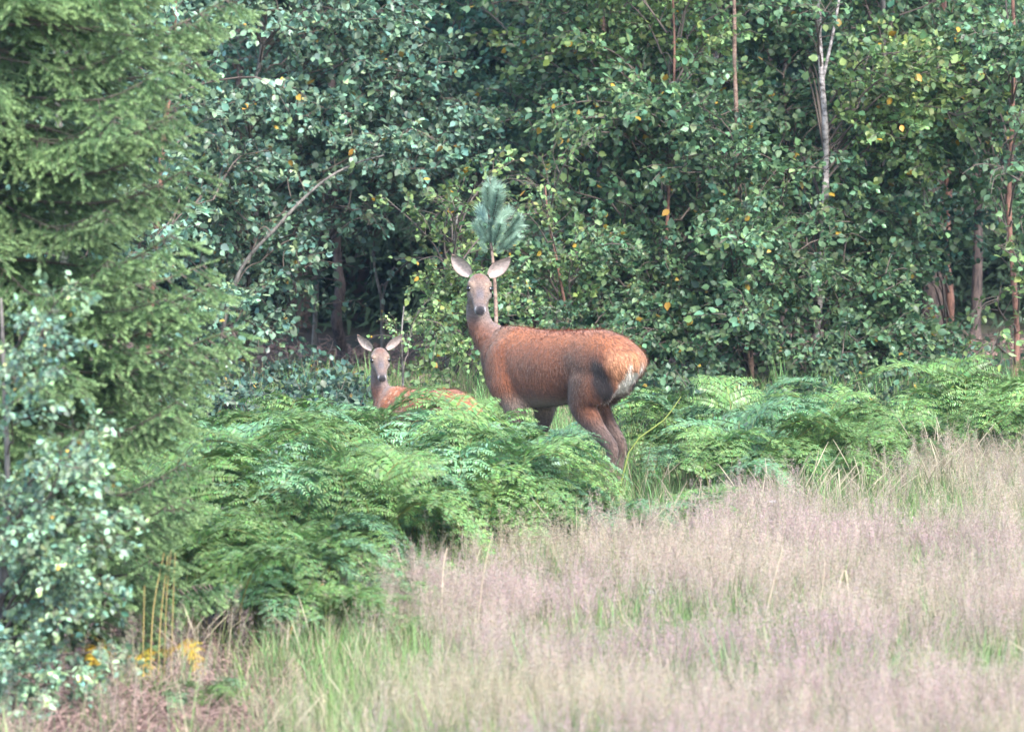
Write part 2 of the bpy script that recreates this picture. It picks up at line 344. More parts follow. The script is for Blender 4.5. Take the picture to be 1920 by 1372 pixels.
trunkY = Tree('shade_tree', 'shaded tree deep in the wood behind the whitest birch', 59.5, [(1470, 690), (1465, 400), (1475, 150), (1470, 0)], .04, M_BARK, M_LEAF_DARK)
trunkZ1 = Tree('alder_tree', 'grey alder standing hidden behind the big spruce', 53.5, [(110, 712), (120, 400), (105, 150), (110, 0)], .03, M_BARK_GREY, M_LEAF_BLUE)

# leaf masses: (cx, cy, rx, ry, sprays, distance, tree list, tint, sparse)
G = [
 (390, 300, 110, 120, 15, 54.0, [trunkL, trunkD], M_LEAF_BLUE, 0), (350, 150, 70, 90, 6, 53.5, [trunkD, trunkL], M_LEAF_BLUE, 0),
 (560, 40, 140, 60, 10, 54.8, [trunkL, trunkN], M_LEAF_BLUE, 0), (690, 90, 90, 90, 9, 55.2, [trunkN], M_LEAF_BLUE, 0),
 (500, 210, 60, 80, 5, 54.8, [trunkL], M_LEAF_BLUE, 0), (600, 270, 90, 70, 8, 55.0, [trunkN, trunkL, trunkA], M_LEAF_BLUE, 0),
 (790, 270, 100, 75, 12, 54.6, [trunkN], M_LEAF_BLUE, 0), (730, 200, 80, 70, 7, 54.9, [trunkN], M_LEAF_BLUE, 0),
 (450, 480, 110, 90, 11, 54.5, [trunkL, trunkB], M_LEAF_BLUE, 0), (400, 610, 90, 60, 6, 54.2, [trunkL], M_LEAF_BLUE, 0),
 (520, 590, 50, 50, 3, 55, [trunkL], M_LEAF_BLUE, 1), (560, 430, 60, 60, 3, 55, [trunkB, trunkL], M_LEAF_BLUE, 1),
 (680, 370, 90, 40, 4, 55.4, [trunkN, trunkA], M_LEAF_DARK, 1), (700, 520, 80, 80, 3, 56.2, [trunkC, trunkA], M_LEAF_DARK, 1),
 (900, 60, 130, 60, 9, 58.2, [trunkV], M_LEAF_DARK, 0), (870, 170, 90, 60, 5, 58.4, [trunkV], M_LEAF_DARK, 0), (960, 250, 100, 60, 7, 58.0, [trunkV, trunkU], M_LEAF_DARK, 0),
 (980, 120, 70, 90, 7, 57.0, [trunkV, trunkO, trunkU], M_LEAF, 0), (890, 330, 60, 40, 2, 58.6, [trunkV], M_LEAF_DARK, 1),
 (845, 430, 38, 45, 3, 50.4, [trunkR], M_LEAF_YELLOW, 1), (830, 540, 45, 70, 6, 50.4, [trunkR], M_LEAF_YELLOW, 0), (860, 640, 60, 60, 6, 50.2, [trunkR], M_LEAF_YELLOW, 0),
 (900, 440, 40, 40, 2, 50.8, [trunkR], M_LEAF_YELLOW, 1), (765, 640, 45, 40, 4, 48.4, [trunkS], M_LEAF_YELLOW, 1),
 (1030, 390, 60, 60, 5, 52.0, [trunkT], M_LEAF_YELLOW, 1), (1060, 500, 80, 70, 7, 52.2, [trunkT], M_LEAF, 0), (1000, 560, 60, 60, 5, 52.2, [trunkT], M_LEAF, 0), (1090, 640, 110, 50, 8, 52.0, [trunkT, trunkO], M_LEAF, 0),
 (1090, 80, 80, 90, 9, 55, [trunkO], M_LEAF, 0), (1080, 230, 70, 80, 6, 55, [trunkO], M_LEAF, 0), (1180, 90, 90, 100, 10, 54.2, [trunkO, trunkJ], M_LEAF_YELLOW, 0),
 (1190, 270, 90, 100, 11, 54, [trunkO, trunkJ], M_LEAF, 0), (1160, 420, 90, 90, 10, 53.8, [trunkO, trunkJ], M_LEAF, 0), (1180, 570, 100, 80, 10, 53.4, [trunkO, trunkJ], M_LEAF, 0),
 (1290, 120, 80, 120, 10, 54.0, [trunkJ, trunkG, trunkF], M_LEAF_YELLOW, 0), (1290, 330, 80, 100, 10, 53.6, [trunkJ, trunkG], M_LEAF, 0), (1300, 520, 90, 100, 12, 53.6, [trunkJ, trunkG], M_LEAF, 0), (1280, 660, 90, 50, 7, 53.0, [trunkJ, trunkG], M_LEAF, 0),
 (1420, 110, 70, 120, 8, 55, [trunkF, trunkG, trunkE], M_LEAF, 0), (1440, 300, 70, 80, 6, 54.8, [trunkF, trunkE], M_LEAF, 0), (1430, 470, 80, 90, 10, 53.8, [trunkF, trunkE], M_LEAF, 0), (1420, 610, 90, 70, 9, 53.5, [trunkF], M_LEAF, 0),
 (1500, 60, 60, 80, 5, 55.4, [trunkE, trunkY], M_LEAF_DARK, 0), (1490, 400, 50, 90, 5, 54.9, [trunkE], M_LEAF, 0), (1620, 70, 80, 80, 8, 55.6, [trunkM, trunkE], M_LEAF, 0),
 (1660, 190, 90, 80, 13, 53.8, [trunkM, trunkE], M_LEAF_YELLOW, 0), (1700, 280, 80, 60, 8, 53.9, [trunkM], M_LEAF_YELLOW, 0), (1630, 330, 60, 60, 5, 54.2, [trunkM], M_LEAF, 0),
 (1650, 450, 90, 80, 8, 54.5, [trunkM, trunkE], M_LEAF, 0), (1600, 560, 80, 70, 8, 54.0, [trunkM, trunkE], M_LEAF, 0), (1670, 620, 90, 70, 9, 54.0, [trunkM], M_LEAF, 0), (1560, 680, 110, 30, 6, 53.5, [trunkE, trunkM], M_LEAF, 0),
 (1760, 60, 80, 80, 8, 55.8, [trunkH, trunkM], M_LEAF, 0), (1780, 230, 60, 70, 5, 55.8, [trunkH], M_LEAF, 0), (1870, 90, 70, 100, 9, 54.6, [trunkI, trunkQ], M_LEAF, 0), (1850, 250, 70, 60, 7, 54.4, [trunkI], M_LEAF, 0),
 (1760, 480, 60, 70, 4, 55.4, [trunkH], M_LEAF_DARK, 0), (1890, 350, 50, 50, 3, 53.8, [trunkI, trunkQ], M_LEAF, 0), (1890, 580, 50, 60, 3, 53.3, [trunkI, trunkQ], M_LEAF_YELLOW, 1), (1800, 660, 70, 40, 4, 54.5, [trunkH], M_LEAF, 1), (1730, 680, 60, 40, 4, 54.0, [trunkM, trunkH], M_LEAF, 0),
 (1980, 300, 60, 280, 12, 54.6, [trunkQ], M_LEAF, 0), (100, 350, 140, 300, 16, 54.0, [trunkZ1], M_LEAF_BLUE, 0),
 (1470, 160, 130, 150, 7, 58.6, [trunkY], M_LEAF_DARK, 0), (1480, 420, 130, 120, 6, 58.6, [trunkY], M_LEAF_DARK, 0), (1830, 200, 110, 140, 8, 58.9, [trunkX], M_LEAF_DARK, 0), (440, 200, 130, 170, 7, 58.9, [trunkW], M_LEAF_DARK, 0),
 (1545, 60, 30, 60, 2, 53.1, [trunkE], M_LEAF, 1), (1540, 520, 25, 60, 2, 53.1, [trunkE], M_LEAF, 0), (1540, 650, 40, 40, 3, 53.0, [trunkE], M_LEAF, 0), (1550, 240, 25, 50, 2, 53.1, [trunkE], M_LEAF, 1),
 (1385, 340, 40, 50, 4, 52.9, [trunkF], M_LEAF, 0), (1395, 470, 40, 60, 5, 52.9, [trunkF], M_LEAF, 0), (1400, 600, 50, 50, 4, 52.8, [trunkF], M_LEAF, 0), (1375, 90, 40, 70, 2, 52.9, [trunkF], M_LEAF_YELLOW, 1), (1895, 120, 40, 90, 4, 53.0, [trunkI], M_LEAF, 0), (1885, 300, 40, 50, 2, 53.0, [trunkI], M_LEAF, 1), (310, 60, 60, 60, 4, 52.0, [trunkD], M_LEAF_BLUE, 0), (290, 450, 50, 80, 5, 52.0, [trunkD], M_LEAF_BLUE, 0),
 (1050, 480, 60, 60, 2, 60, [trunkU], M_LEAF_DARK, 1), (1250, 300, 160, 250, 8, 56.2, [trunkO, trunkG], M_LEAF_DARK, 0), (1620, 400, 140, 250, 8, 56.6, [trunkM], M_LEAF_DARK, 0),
]
for (cx, cy, rx, ry, n, d, tl, m, sp) in G:
    for k in range(n if sp else int(n * 1.35)):
        a = rng.uniform(0, 6.28); q = math.sqrt(rng.random())
        x, y = cx + rx * q * math.cos(a), cy + ry * q * math.sin(a)
        dd = d + rng.normal(0, .3); C = P(x, y, dd)
        if C[2] < .12: continue
        if (abs(x - 1546) < 50 and 130 < y < 500 and dd < 54.3) or (abs(x - 1380) < 42 and y < 290 and dd < 54) or (abs(x - 634) < 48 and 400 < y < 700): continue   # stems that stay in view
        t = min(tl, key=lambda T: min(np.linalg.norm(T.axis - C, axis=1)) + rng.uniform(0, .35))
        sc = .78 if t in (trunkR, trunkS, trunkT) else 1.0
        if t is trunkS: sc = .45
        t.spray(C, sc, m if rng.random() < .8 else None, bool(sp))
for t in TREES: t.finish(0 if t in (trunkB, trunkC, trunkR, trunkS, trunkT) else (5 if t is trunkJ else 15))
for (x, y, d, t) in [(1255, 394, 53, trunkJ), (1253, 566, 52.6, trunkJ), (1568, 421, 53.4, trunkE), (1717, 140, 53.1, trunkM), (986, 357, 51.6, trunkT), (690, 298, 54, trunkN), (1583, 312, 53.6, trunkM), (1420, 107, 53.6, trunkF), (665, 280, 54.2, trunkN), (1384, 720, 52.6, trunkF), (1690, 235, 53.2, trunkM), (1300, 395, 53, trunkG), (737, 182, 54.2, trunkN), (465, 196, 53.6, trunkL)]:
    o = place('leaf', LEAF_SINGLE, t.root, P(x, y, d), (rng.normal(), -.4, -1), rng.uniform(-1, 1), rng.uniform(.8, 1.2))

# ------------------------------------------------------------------ conifers
def make_shoot(A, p, d, L, needle=.016, per=5.5, r=rng, base=(.135, .265, .11), flat=.35, mi=1):
    """one needle covered shoot along d"""
    n = int(L * 100 * per); u = r.random(n); d = d / np.linalg.norm(d)
    ref = np.array([0, 0, 1.]) if abs(d[2]) < .9 else np.array([1., 0, 0]); s = np.cross(d, ref); s /= np.linalg.norm(s); q = np.cross(s, d)
    a = r.uniform(0, 6.28, n); w = np.cos(a)[:, None] * s + np.sin(a)[:, None] * q * (1 - flat * .5)
    D = norm(w * .85 + d * .75)
    pos = p + d * (u * L)[:, None]; ln = needle * (1.15 - .35 * u)
    S = norm(np.cross(D, r.standard_normal((n, 3)))) * .0021
    v = np.stack([pos - S, pos + S, pos + D * ln[:, None]], 1)
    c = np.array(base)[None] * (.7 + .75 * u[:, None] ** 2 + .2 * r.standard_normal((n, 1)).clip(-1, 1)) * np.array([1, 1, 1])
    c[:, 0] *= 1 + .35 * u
    A.add(v.reshape(-1, 3), np.arange(n * 3), np.repeat(c.clip(.01, 1), 3, 0), mi)
def make_spruce_branch(seed, L=1.1, per=5.5, needle=.017, nsh=15, m=M_SPRUCE):
    r = np.random.default_rng(seed); A = Acc()
    ax = curve([[0, 0, 0], [L * .35, 0, -.06 + r.normal(0, .02)], [L * .7, r.normal(0, .03), -.10], [L, r.normal(0, .05), .02]], 12)
    tube(A, ax, np.linspace(.008, .003, 12), 5, (1, 1, 1), 0)
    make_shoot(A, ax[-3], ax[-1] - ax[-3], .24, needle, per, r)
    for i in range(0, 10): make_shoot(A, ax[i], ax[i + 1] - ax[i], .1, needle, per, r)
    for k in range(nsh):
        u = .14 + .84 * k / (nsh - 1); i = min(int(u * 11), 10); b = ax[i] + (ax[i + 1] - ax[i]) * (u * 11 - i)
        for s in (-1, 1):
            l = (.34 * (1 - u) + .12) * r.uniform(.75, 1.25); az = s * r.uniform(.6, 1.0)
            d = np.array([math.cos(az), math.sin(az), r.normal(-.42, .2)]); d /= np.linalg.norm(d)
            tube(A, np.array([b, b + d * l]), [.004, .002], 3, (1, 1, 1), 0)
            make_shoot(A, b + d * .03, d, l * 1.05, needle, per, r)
            for j in range(int(l / .07)):
                f = (j + .7) * .07; s2 = 1 if j % 2 else -1; a2 = az + s2 * r.uniform(.5, .9)
                d2 = np.array([math.cos(a2), math.sin(a2), r.normal(-.45, .25)])
                make_shoot(A, b + d * f, d2, r.uniform(.07, .13) * (1.2 - .5 * f / l), needle, per, r)
    return A.mesh('spruce_branch', [M_TWIG, m])
SPR = [make_spruce_branch(300 + i, per=8.5, needle=.02) for i in range(6)]
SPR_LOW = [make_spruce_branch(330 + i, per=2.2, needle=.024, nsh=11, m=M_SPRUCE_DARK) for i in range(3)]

def spruce(name, label, base, height, R0, n, meshes, trunk_r=.08, droop=-.1, mat=None, group=None, seed=1, side=None, zmin=.15, shape=None, power=1.15, whorl=0):
    r = np.random.default_rng(seed); root = thing(name, label, 'tree', base, group); A = Acc()
    tube(A, np.array([[0, 0, 0], [.02, 0, height * .3], [-.01, .02, height * .7], [0, 0, height]]), [trunk_r * 1.2, trunk_r, trunk_r * .5, .01], 9)
    obj('trunk', A.mesh('trunk', [M_BARK], True), root)
    for k in range(n):
        z = zmin + (height - zmin - .2) * ((k + .5) / n) ** power; a = k * 2.39996 + r.normal(0, .3)
        if side is not None: a = side + ((a - side + math.pi) % (2 * math.pi) - math.pi)
        if whorl: z = round(z / whorl) * whorl + r.normal(0, .035) + .05
        z = max(z, .1)
        R = (shape(z) if shape else R0 * (1 - (z / height) ** 1.4)) * r.uniform(.82, 1.1)
        el = droop + .5 * (z / height) + r.normal(0, .1)
        d = (math.cos(a) * math.cos(el), math.sin(a) * math.cos(el), math.sin(el))
        place('branch', meshes[k % len(meshes)], root, np.array(base) + [0, 0, z], d, r.normal(0, .12), max(R / 1.15, .2), mat)
    return root
SD = 35.3
sx = gx(-60, SD)
def sp_shape(z):
    return float(np.interp(z, [0, .3, .7, 1.2, 1.7, 2.2, 2.8, 3.3, 3.8, 5, 8.5], [.85, .98, 1.10, 1.18, 1.18, 1.12, 1.10, 1.10, 1.2, 1.05, .15]))
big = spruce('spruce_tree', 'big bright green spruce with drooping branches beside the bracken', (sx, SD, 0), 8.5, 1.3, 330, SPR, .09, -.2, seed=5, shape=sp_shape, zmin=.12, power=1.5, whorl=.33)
for (tx, ty, d) in [(432, 6, 34.9), (322, 268, 34.8), (372, 318, 34.8), (395, 538, 34.9), (375, 645, 34.9), (330, 130, 34.7), (260, 215, 34.5), (350, 445, 34.8), (370, 580, 34.9), (350, 760, 34.8), (345, 880, 34.7), (330, 960, 34.6), (300, 1060, 34.6), (235, 1130, 34.6)]:
    tip = P(tx, ty, d); b0 = np.array([sx, SD, tip[2] - .12]); dv = tip - b0
    place('branch', random.choice(SPR), big, b0, dv, rng.normal(0, .1), np.linalg.norm(dv) / 1.12)
# dark spruces in the wood
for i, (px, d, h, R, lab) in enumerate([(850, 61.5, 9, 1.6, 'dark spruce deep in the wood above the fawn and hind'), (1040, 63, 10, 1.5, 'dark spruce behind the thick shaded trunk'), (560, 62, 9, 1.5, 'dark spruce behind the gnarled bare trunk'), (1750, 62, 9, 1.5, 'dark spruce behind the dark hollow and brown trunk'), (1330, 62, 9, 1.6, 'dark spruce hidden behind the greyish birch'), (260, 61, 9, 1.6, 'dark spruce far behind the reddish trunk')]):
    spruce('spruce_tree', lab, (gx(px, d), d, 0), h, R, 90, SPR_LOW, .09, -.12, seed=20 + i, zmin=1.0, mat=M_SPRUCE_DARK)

# little pine behind the hind
def little_pine():
    d0 = 49.5; base = P(930, 640, d0); base[2] = 0
    root = thing('young_pine', 'little blue green pine with a bare stem behind the ears of the hind', 'tree', tuple(base)); A = Acc()
    ax = curve([base, P(930, 600, d0), P(925, 500, d0), P(917, 420, d0), P(919, 335, d0)], 16) - base
    tube(A, ax, np.linspace(.016, .006, 16), 7); obj('trunk', A.mesh('trunk', [M_BIRCH_PINK], True), root)
    r = np.random.default_rng(9)
    def pine_shoot(L, seed):
        B = Acc(); rr = np.random.default_rng(seed); tube(B, np.array([[0, 0, 0], [L * .5, 0, .01], [L, 0, .03]]), [.006, .005, .003], 5, (1, 1, 1), 0)
        n = 520; u = rr.random(n) * 1.0; a = rr.uniform(0, 6.28, n); w = np.stack([np.zeros(n), np.cos(a), np.sin(a)], 1)
        D = norm(w * .8 + np.array([.8, 0, .05]) + .12 * rr.standard_normal((n, 3))); pos = np.stack([u * L, 0 * u, .03 * u], 1); S = norm(np.cross(D, rr.standard_normal((n, 3)))) * .0021
        ln = .08 * (.8 + .4 * rr.random(n)); v = np.stack([pos - S, pos + S, pos + D * ln[:, None]], 1)
        c = np.array([.27, .40, .30]) * (.75 + .5 * rr.random((n, 1))); B.add(v.reshape(-1, 3), np.arange(3 * n), np.repeat(c, 3, 0), 1)
        return B.mesh('pine_shoot', [M_TWIG, M_PINE])
    ms = [pine_shoot(L, 60 + i) for i, L in enumerate([.22, .28, .18])]
    S_ = [((918, 425), (918, 332)), ((918, 400), (928, 342)), ((918, 420), (910, 352)), ((918, 425), (938, 362)), ((918, 430), (899, 392)), ((918, 428), (925, 355)), ((918, 432), (958, 385)), ((919, 432), (938, 375)), ((918, 415), (908, 345)),
          ((920, 470), (984, 420)), ((935, 455), (972, 405)), ((920, 468), (950, 412)), ((920, 470), (888, 425)), ((920, 470), (902, 415)), ((921, 475), (968, 432)), ((921, 478), (940, 420)), ((930, 480), (978, 440)), ((922, 480), (915, 410)), ((922, 490), (952, 448)), ((921, 485), (896, 450))]
    for (b, e) in S_:
        p = P(*b, d0 + r.normal(0, .02)); q = P(*e, d0 + r.normal(0, .12)); dv = q - p; L = np.linalg.norm(dv)
        place('branch', random.choice(ms), root, p + dv * .3, dv, r.uniform(0, 6), max(.42, L * .62 / .23))
little_pine()

# ------------------------------------------------------------------ bracken
def make_frond(seed):
    r = np.random.default_rng(seed); A = Acc()
    hook = r.uniform(.75, 1.15)
    ax = curve([[0, 0, 0], [.02, 0, .26], [.07, r.normal(0, .02), .50], [.20, r.normal(0, .03), .72], [.42, r.normal(0, .04), .82 - .03 * hook], [.64, r.normal(0, .05), .78 - .10 * hook], [.82, r.normal(0, .06), .66 - .16 * hook]], 40)
    tube(A, ax, np.linspace(.0062, .0012, 40), 4, (.20, .20, .06), 0)
    T = norm(np.gradient(ax, axis=0)); npin = 13
    PV = np.array([[0, 0, 0], [.35, .5, 0], [1, 0, -.08], [.35, -.5, 0]]); PT = [(0, 1, 2), (0, 2, 3)]
    for k in range(npin):
        u = .40 + .585 * (k / (npin - 1)) ** .9; i = min(int(u * 39), 38); b = ax[i] + (ax[i + 1] - ax[i]) * (u * 39 - i); t = T[i]
        S = np.cross(t, [0, 0, 1.]); S /= np.linalg.norm(S); Nn = np.cross(S, t)
        Lp = .34 * (1 - ((u - .40) / .6)) ** .75 * (.75 if k == 0 else 1) + .015
        for s in (-1, 1):
            l = Lp * r.uniform(.85, 1.12); d = S * s * .93 + t * r.uniform(.25, .5) + Nn * r.normal(.12, .12); d /= np.linalg.norm(d)
            pn = curve([b, b + d * l * .5 + Nn * .015, b + d * l - np.array([0, 0, .16 * l])], 7)
            tube(A, pn, np.linspace(.002, .0007, 7), 3, (.14, .17, .05), 0)
            m = max(4, int(l / .0135)); f = (np.arange(m) + .6) / m * 6; j = np.minimum(f.astype(int), 5)
            pp = pn[j] + (pn[j + 1] - pn[j]) * (f - j)[:, None]; pd = norm(pn[j + 1] - pn[j]); w = f / 6
            for s2 in (-1, 1):
                side = norm(np.cross(pd, Nn + .15 * r.standard_normal((m, 3)))) * s2
                X = norm(side + pd * .45 + r.standard_normal((m, 3)) * .10 - np.array([0, 0, .12])); Z = norm(np.cross(X, pd)) * s2; Y = np.cross(Z, X)
                ln = (.05 * min(1, l / .22) * (1 - w) ** .6 + .010) * r.uniform(.85, 1.15, m)
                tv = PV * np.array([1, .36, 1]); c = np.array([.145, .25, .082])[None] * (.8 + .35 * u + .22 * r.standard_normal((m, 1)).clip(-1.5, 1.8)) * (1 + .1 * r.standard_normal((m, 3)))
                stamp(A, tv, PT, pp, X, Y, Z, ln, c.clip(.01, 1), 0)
    return A.mesh('bracken_frond', [M_FERN])
FROND = [make_frond(500 + i) for i in range(9)]
NF = 0
def bracken(x, y, h, nf, label, group, mat=None, lean=0.0, name='bracken_fern', cat='fern'):
    global NF
    root = thing(name, label, cat, (x, y, -.01), group); a0 = rng.uniform(0, 6.28)
    for k in range(nf):
        o = bpy.data.objects.new('frond', FROND[int(rng.integers(len(FROND)))]); col.objects.link(o); o.parent = root
        s = h / .83 * rng.uniform(.85, 1.1); o.scale = (s * rng.uniform(.85, 1.15), s, s)
        a = a0 + k * 6.283 / nf + rng.normal(0, .35); a = a if rng.random() > lean else rng.normal(-.35, .5)
        o.rotation_euler = (rng.normal(0, .12), rng.normal(.02, .14), a)
        o.location = (rng.normal(0, .05), rng.normal(0, .05), 0)
        m = mat if mat is not None else (M_FERN_SHEEN if rng.random() < .28 else None)
        if rng.random() < .006 and mat is None and h < .5: m = M_FERN_TAN
        if m: o.data = tinted(o.data, m, 0)
        NF += 1
def inpoly(x, y, poly):
    c = False
    for i in range(len(poly)):
        (x1, y1), (x2, y2) = poly[i], poly[i - 1]
        if (y1 > y) != (y2 > y) and x < (x2 - x1) * (y - y1) / (y2 - y1) + x1: c = not c
    return c
def fill(poly_px, n, hfun, label, group, nf=(3, 5), mat=None, mind=.17, lean=.25, avoid=()):
    """plants at poisson-ish spots inside a plan polygon given as (photo column, distance)"""
    pts = []; tries = 0
    ds = [p[1] for p in poly_px]; xs = [p[0] for p in poly_px]
    while len(pts) < n and tries < n * 60:
        tries += 1; d = rng.uniform(min(ds), max(ds)); px = rng.uniform(min(xs), max(xs))
        if not inpoly(px, d, poly_px): continue
        x = gx(px, d)
        if any((x - q[0]) ** 2 + (d - q[1]) ** 2 < mind ** 2 for q in pts): continue
        if any(((x - a[0]) / a[2]) ** 2 + ((d - a[1]) / a[3]) ** 2 < 1 for a in avoid): continue
        pts.append((x, d)); h = hfun(px, d) * rng.choice([rng.uniform(.62, .85), rng.uniform(.85, 1.06)])
        bracken(x, d, h, int(rng.integers(*nf)), label(px, d) if callable(label) else label, group, mat, lean)
SKX = [240, 330, 420, 520, 600, 690, 740, 800, 860, 900, 950, 1000, 1050, 1090, 1130, 1180, 1230, 1300, 1420]
SKY = [800, 780, 762, 755, 742, 745, 758, 762, 758, 755, 768, 775, 800, 880, 945, 955, 935, 890, 870]
def hmap(px, d):
    """plant height that keeps its top under the skyline of the thicket"""
    y = max(np.interp(q, SKX, SKY) for q in (px - 70, px - 35, px, px + 40, px + 85))
    return float(np.clip(CAMH - d * (PITCH + (y - 686) / FPX), .28, .82))
HIND = (gx(1050, 45.0), 45.0); FAWN = (gx(797, 44.2), 44.2)
avoid = [(HIND[0], HIND[1], .85, .75), (FAWN[0], FAWN[1], .45, .32), (HIND[0] + .42, HIND[1] - .7, .25, .8)]
fill([(330, 38.2), (560, 38.0), (720, 38.6), (930, 39.6), (1020, 42.9), (760, 43.5), (420, 44)], 78, hmap, lambda px, d: ('bracken fern reaching up right against the body of the fawn' if px > 640 and d > 42 else 'bracken fern in the thicket, on the meadow side below the fawn' if px > 640 else 'bracken fern between the big spruce and the fawn, at the back by the bilberries' if d > 41.5 else 'bracken fern between the big spruce and the fawn, on the meadow side'), 'bracken in front of the fawn', avoid=avoid)
fill([(900, 39.4), (1180, 40.2), (1330, 41.2), (1330, 42.6), (1180, 42.8), (1000, 43.2)], 42, hmap, lambda px, d: ('low bracken fern brushing the front legs of the hind' if px < 1080 and d > 41.3 else 'low bracken fern brushing the hind legs of the hind' if d > 41.3 else 'low bracken fern at the meadow edge below the hind'), 'bracken in front of the hind', avoid=avoid)
fill([(330, 36.6), (420, 35.9), (600, 35.4), (720, 35.8), (740, 38.2), (520, 38.4), (330, 38.6)], 32, lambda px, d: float(np.interp(px, [240, 420, 600, 720], [.6, .72, .60, .46])), 'wind bent pale bracken fern at the foot of the big spruce', 'bracken beside the big spruce', mat=None, lean=.6)
fill([(1190, 46.0), (1290, 45.2), (1330, 43.2), (1560, 43.6), (1720, 44.4), (1740, 46.4), (1500, 46.3), (1150, 46.6)], 44, lambda px, d: float(np.interp(px, [1170, 1250, 1300, 1400, 1500, 1600, 1740], [.60, .62, .62, .66, .62, .58, .52])), lambda px, d: ('bracken fern right behind the rump of the hind' if px < 1320 else 'bracken fern in the bank below the pinkish and greyish birches' if px < 1480 else 'bracken fern in the bank below the whitest birch' if px < 1600 else 'bracken fern at the thin end of the bank below the leafy aspen'), 'bracken below the birches', avoid=[(HIND[0], HIND[1], .8, .6), (HIND[0] + .42, HIND[1] - .7, .25, .8)])
fill([(1740, 45.4), (1930, 45.2), (2150, 45.6), (2150, 47.2), (1760, 46.9)], 17, lambda px, d: .70, 'bracken fern below the dark hollow at the meadow edge', 'bracken at the dark hollow', mat=M_FERN)
fill([(640, 45.4), (900, 45.6), (900, 47.5), (680, 47.5)], 11, lambda px, d: .62, 'bracken fern half hidden behind the fawn', 'bracken behind the fawn', avoid=avoid)
fill([(200, 33.6), (430, 33.5), (440, 34.3), (210, 34.4)], 5, lambda px, d: .26, 'knee high bracken fern among the dry litter', 'small bracken in the litter')
# withered yellow fern
yx, yd = gx(272, 34.9), 34.9
yr = thing('withered_fern', 'withered yellow orange fern with hanging fronds by the spruce', 'fern', (yx, yd, -.01))
for (dx, h, az, roll, dz) in [(.02, .36, -.6, .2, 0), (-.03, .40, 3.4, -.1, 0), (.05, .32, -1.4, .3, 0), (-.06, .34, 4.2, .1, 0)]:
    o = bpy.data.objects.new('frond', FROND[3]); col.objects.link(o); o.parent = yr; s = h / .83 * 1.0; o.scale = (s * .7, s * .8, s * 1.15); o.rotation_euler = (roll, .45, az); o.location = (dx, 0, dz)
    o.data = tinted(o.data, M_FERN_YELLOW, 0)
# tall bare fern stalks
def stalk(name, label, pts, r, c, group=None, cat='stem'):
    A = Acc(); b = np.array(pts[0], float); b[2] = 0; tube(A, curve(np.vstack([[b], pts[1:]]), 10) - b, np.linspace(r, r * .5, 10), 5, c)
    o = obj(name, A.mesh(name, [M_LITTER]), None, tuple(b)); tag(o, label, cat, group)
for (x0, x1, y0, y1) in [(278, 305, 1160, 1040), (292, 312, 1180, 1045), (303, 318, 1150, 1035), (316, 326, 1150, 1040), (262, 268, 1130, 1095)]:
    stalk('fern_stalk', 'bare straw coloured fern stalk rising above the withered yellow fern', [P(x0, y0 + 140, 34.6), P(x0 + 5, y0, 34.6), P(x1, y1, 34.6)], .0032, (.42, .31, .12), 'bare stalks above the withered fern')
stalk('fern_stalk', 'slanting yellow stalk at the tip of the wind bent bracken', [P(520, 1220, 36.0), P(560, 1140, 36.0), P(605, 1098, 36.0)], .007, (.5, .32, .12))
stalk('fern_stalk', 'slanting lime green stalk beside the hock of the hind', [P(1150, 985, 43.2), P(1180, 850, 43.2), P(1245, 790, 43.2), P(1278, 745, 43.2)], .006, (.30, .36, .09))

# ------------------------------------------------------------------ left foreground bush
bushA = Tree('leafy_bush', 'blurred grey leaved bush in front of the big spruce', 33.6, [(-30, 1385), (-10, 1200), (10, 950), (5, 700), (0, 560)], .02, M_BARK_GREY, M_LEAF_BLUE, top=0)
for (cx, cy, rx, ry, n) in [(40, 700, 50, 110, 5), (90, 880, 80, 60, 6), (50, 1000, 90, 70, 8), (60, 1130, 80, 70, 7), (50, 1260, 70, 80, 7), (10, 1340, 70, 50, 5)]:
    for k in range(n):
        C = P(cx + rng.uniform(-rx, rx), cy + rng.uniform(-ry, ry), 33.3 + rng.normal(0, .15))
        if C[2] > .15: bushA.spray(C, .62, M_LEAF_PALE if rng.random() < .75 else M_LEAF_BLUE)
bushA.finish(0)

# low bilberry shrubs along the wood edge
def make_bilberry(seed):
    r = np.random.default_rng(seed); A = Acc(); LP = []
    for k in range(16):
        a = r.uniform(0, 6.28); R = r.uniform(.05, .26); h = r.uniform(.2, .42); e = np.array([math.cos(a) * R, math.sin(a) * R, h])
        c = curve([[0, 0, 0], e * [.5, .5, .6], e], 6); tube(A, c, np.linspace(.004, .0015, 6), 3, (1, 1, 1), 0)
        for q in range(24): f = r.uniform(.25, 1) * 5; j = min(int(f), 4); LP.append(c[j] + (c[j + 1] - c[j]) * (f - j))
    LP = np.array(LP) + r.standard_normal((len(LP), 3)) * .025; n = len(LP)
    X = norm(r.standard_normal((n, 3)) + [0, 0, .2]); Nn = norm(np.array([0, -.2, .8]) + .6 * r.standard_normal((n, 3))); Y = norm(np.cross(Nn, X)); Z = np.cross(X, Y)
    stamp(A, LEAF_V, LEAF_T, LP, X, Y, Z, .042 * r.uniform(.7, 1.3, n), green(n, (.06, .105, .055), r=r, yellow=.01), 1)
    return A.mesh('bilberry', [M_TWIG, M_LEAF_BLUE])
BIL = [make_bilberry(700 + i) for i in range(5)]
def low_shrub(px, d, s, label, group, mat=None):
    o = obj('bilberry_shrub', random.choice(BIL), None, (gx(px, d), d, -.01)); o.scale = (s, s, s); o.rotation_euler = (0, 0, rng.uniform(0, 6.28)); tag(o, label, 'shrub', group)
    if mat: o.data = tinted(o.data, mat, 1)
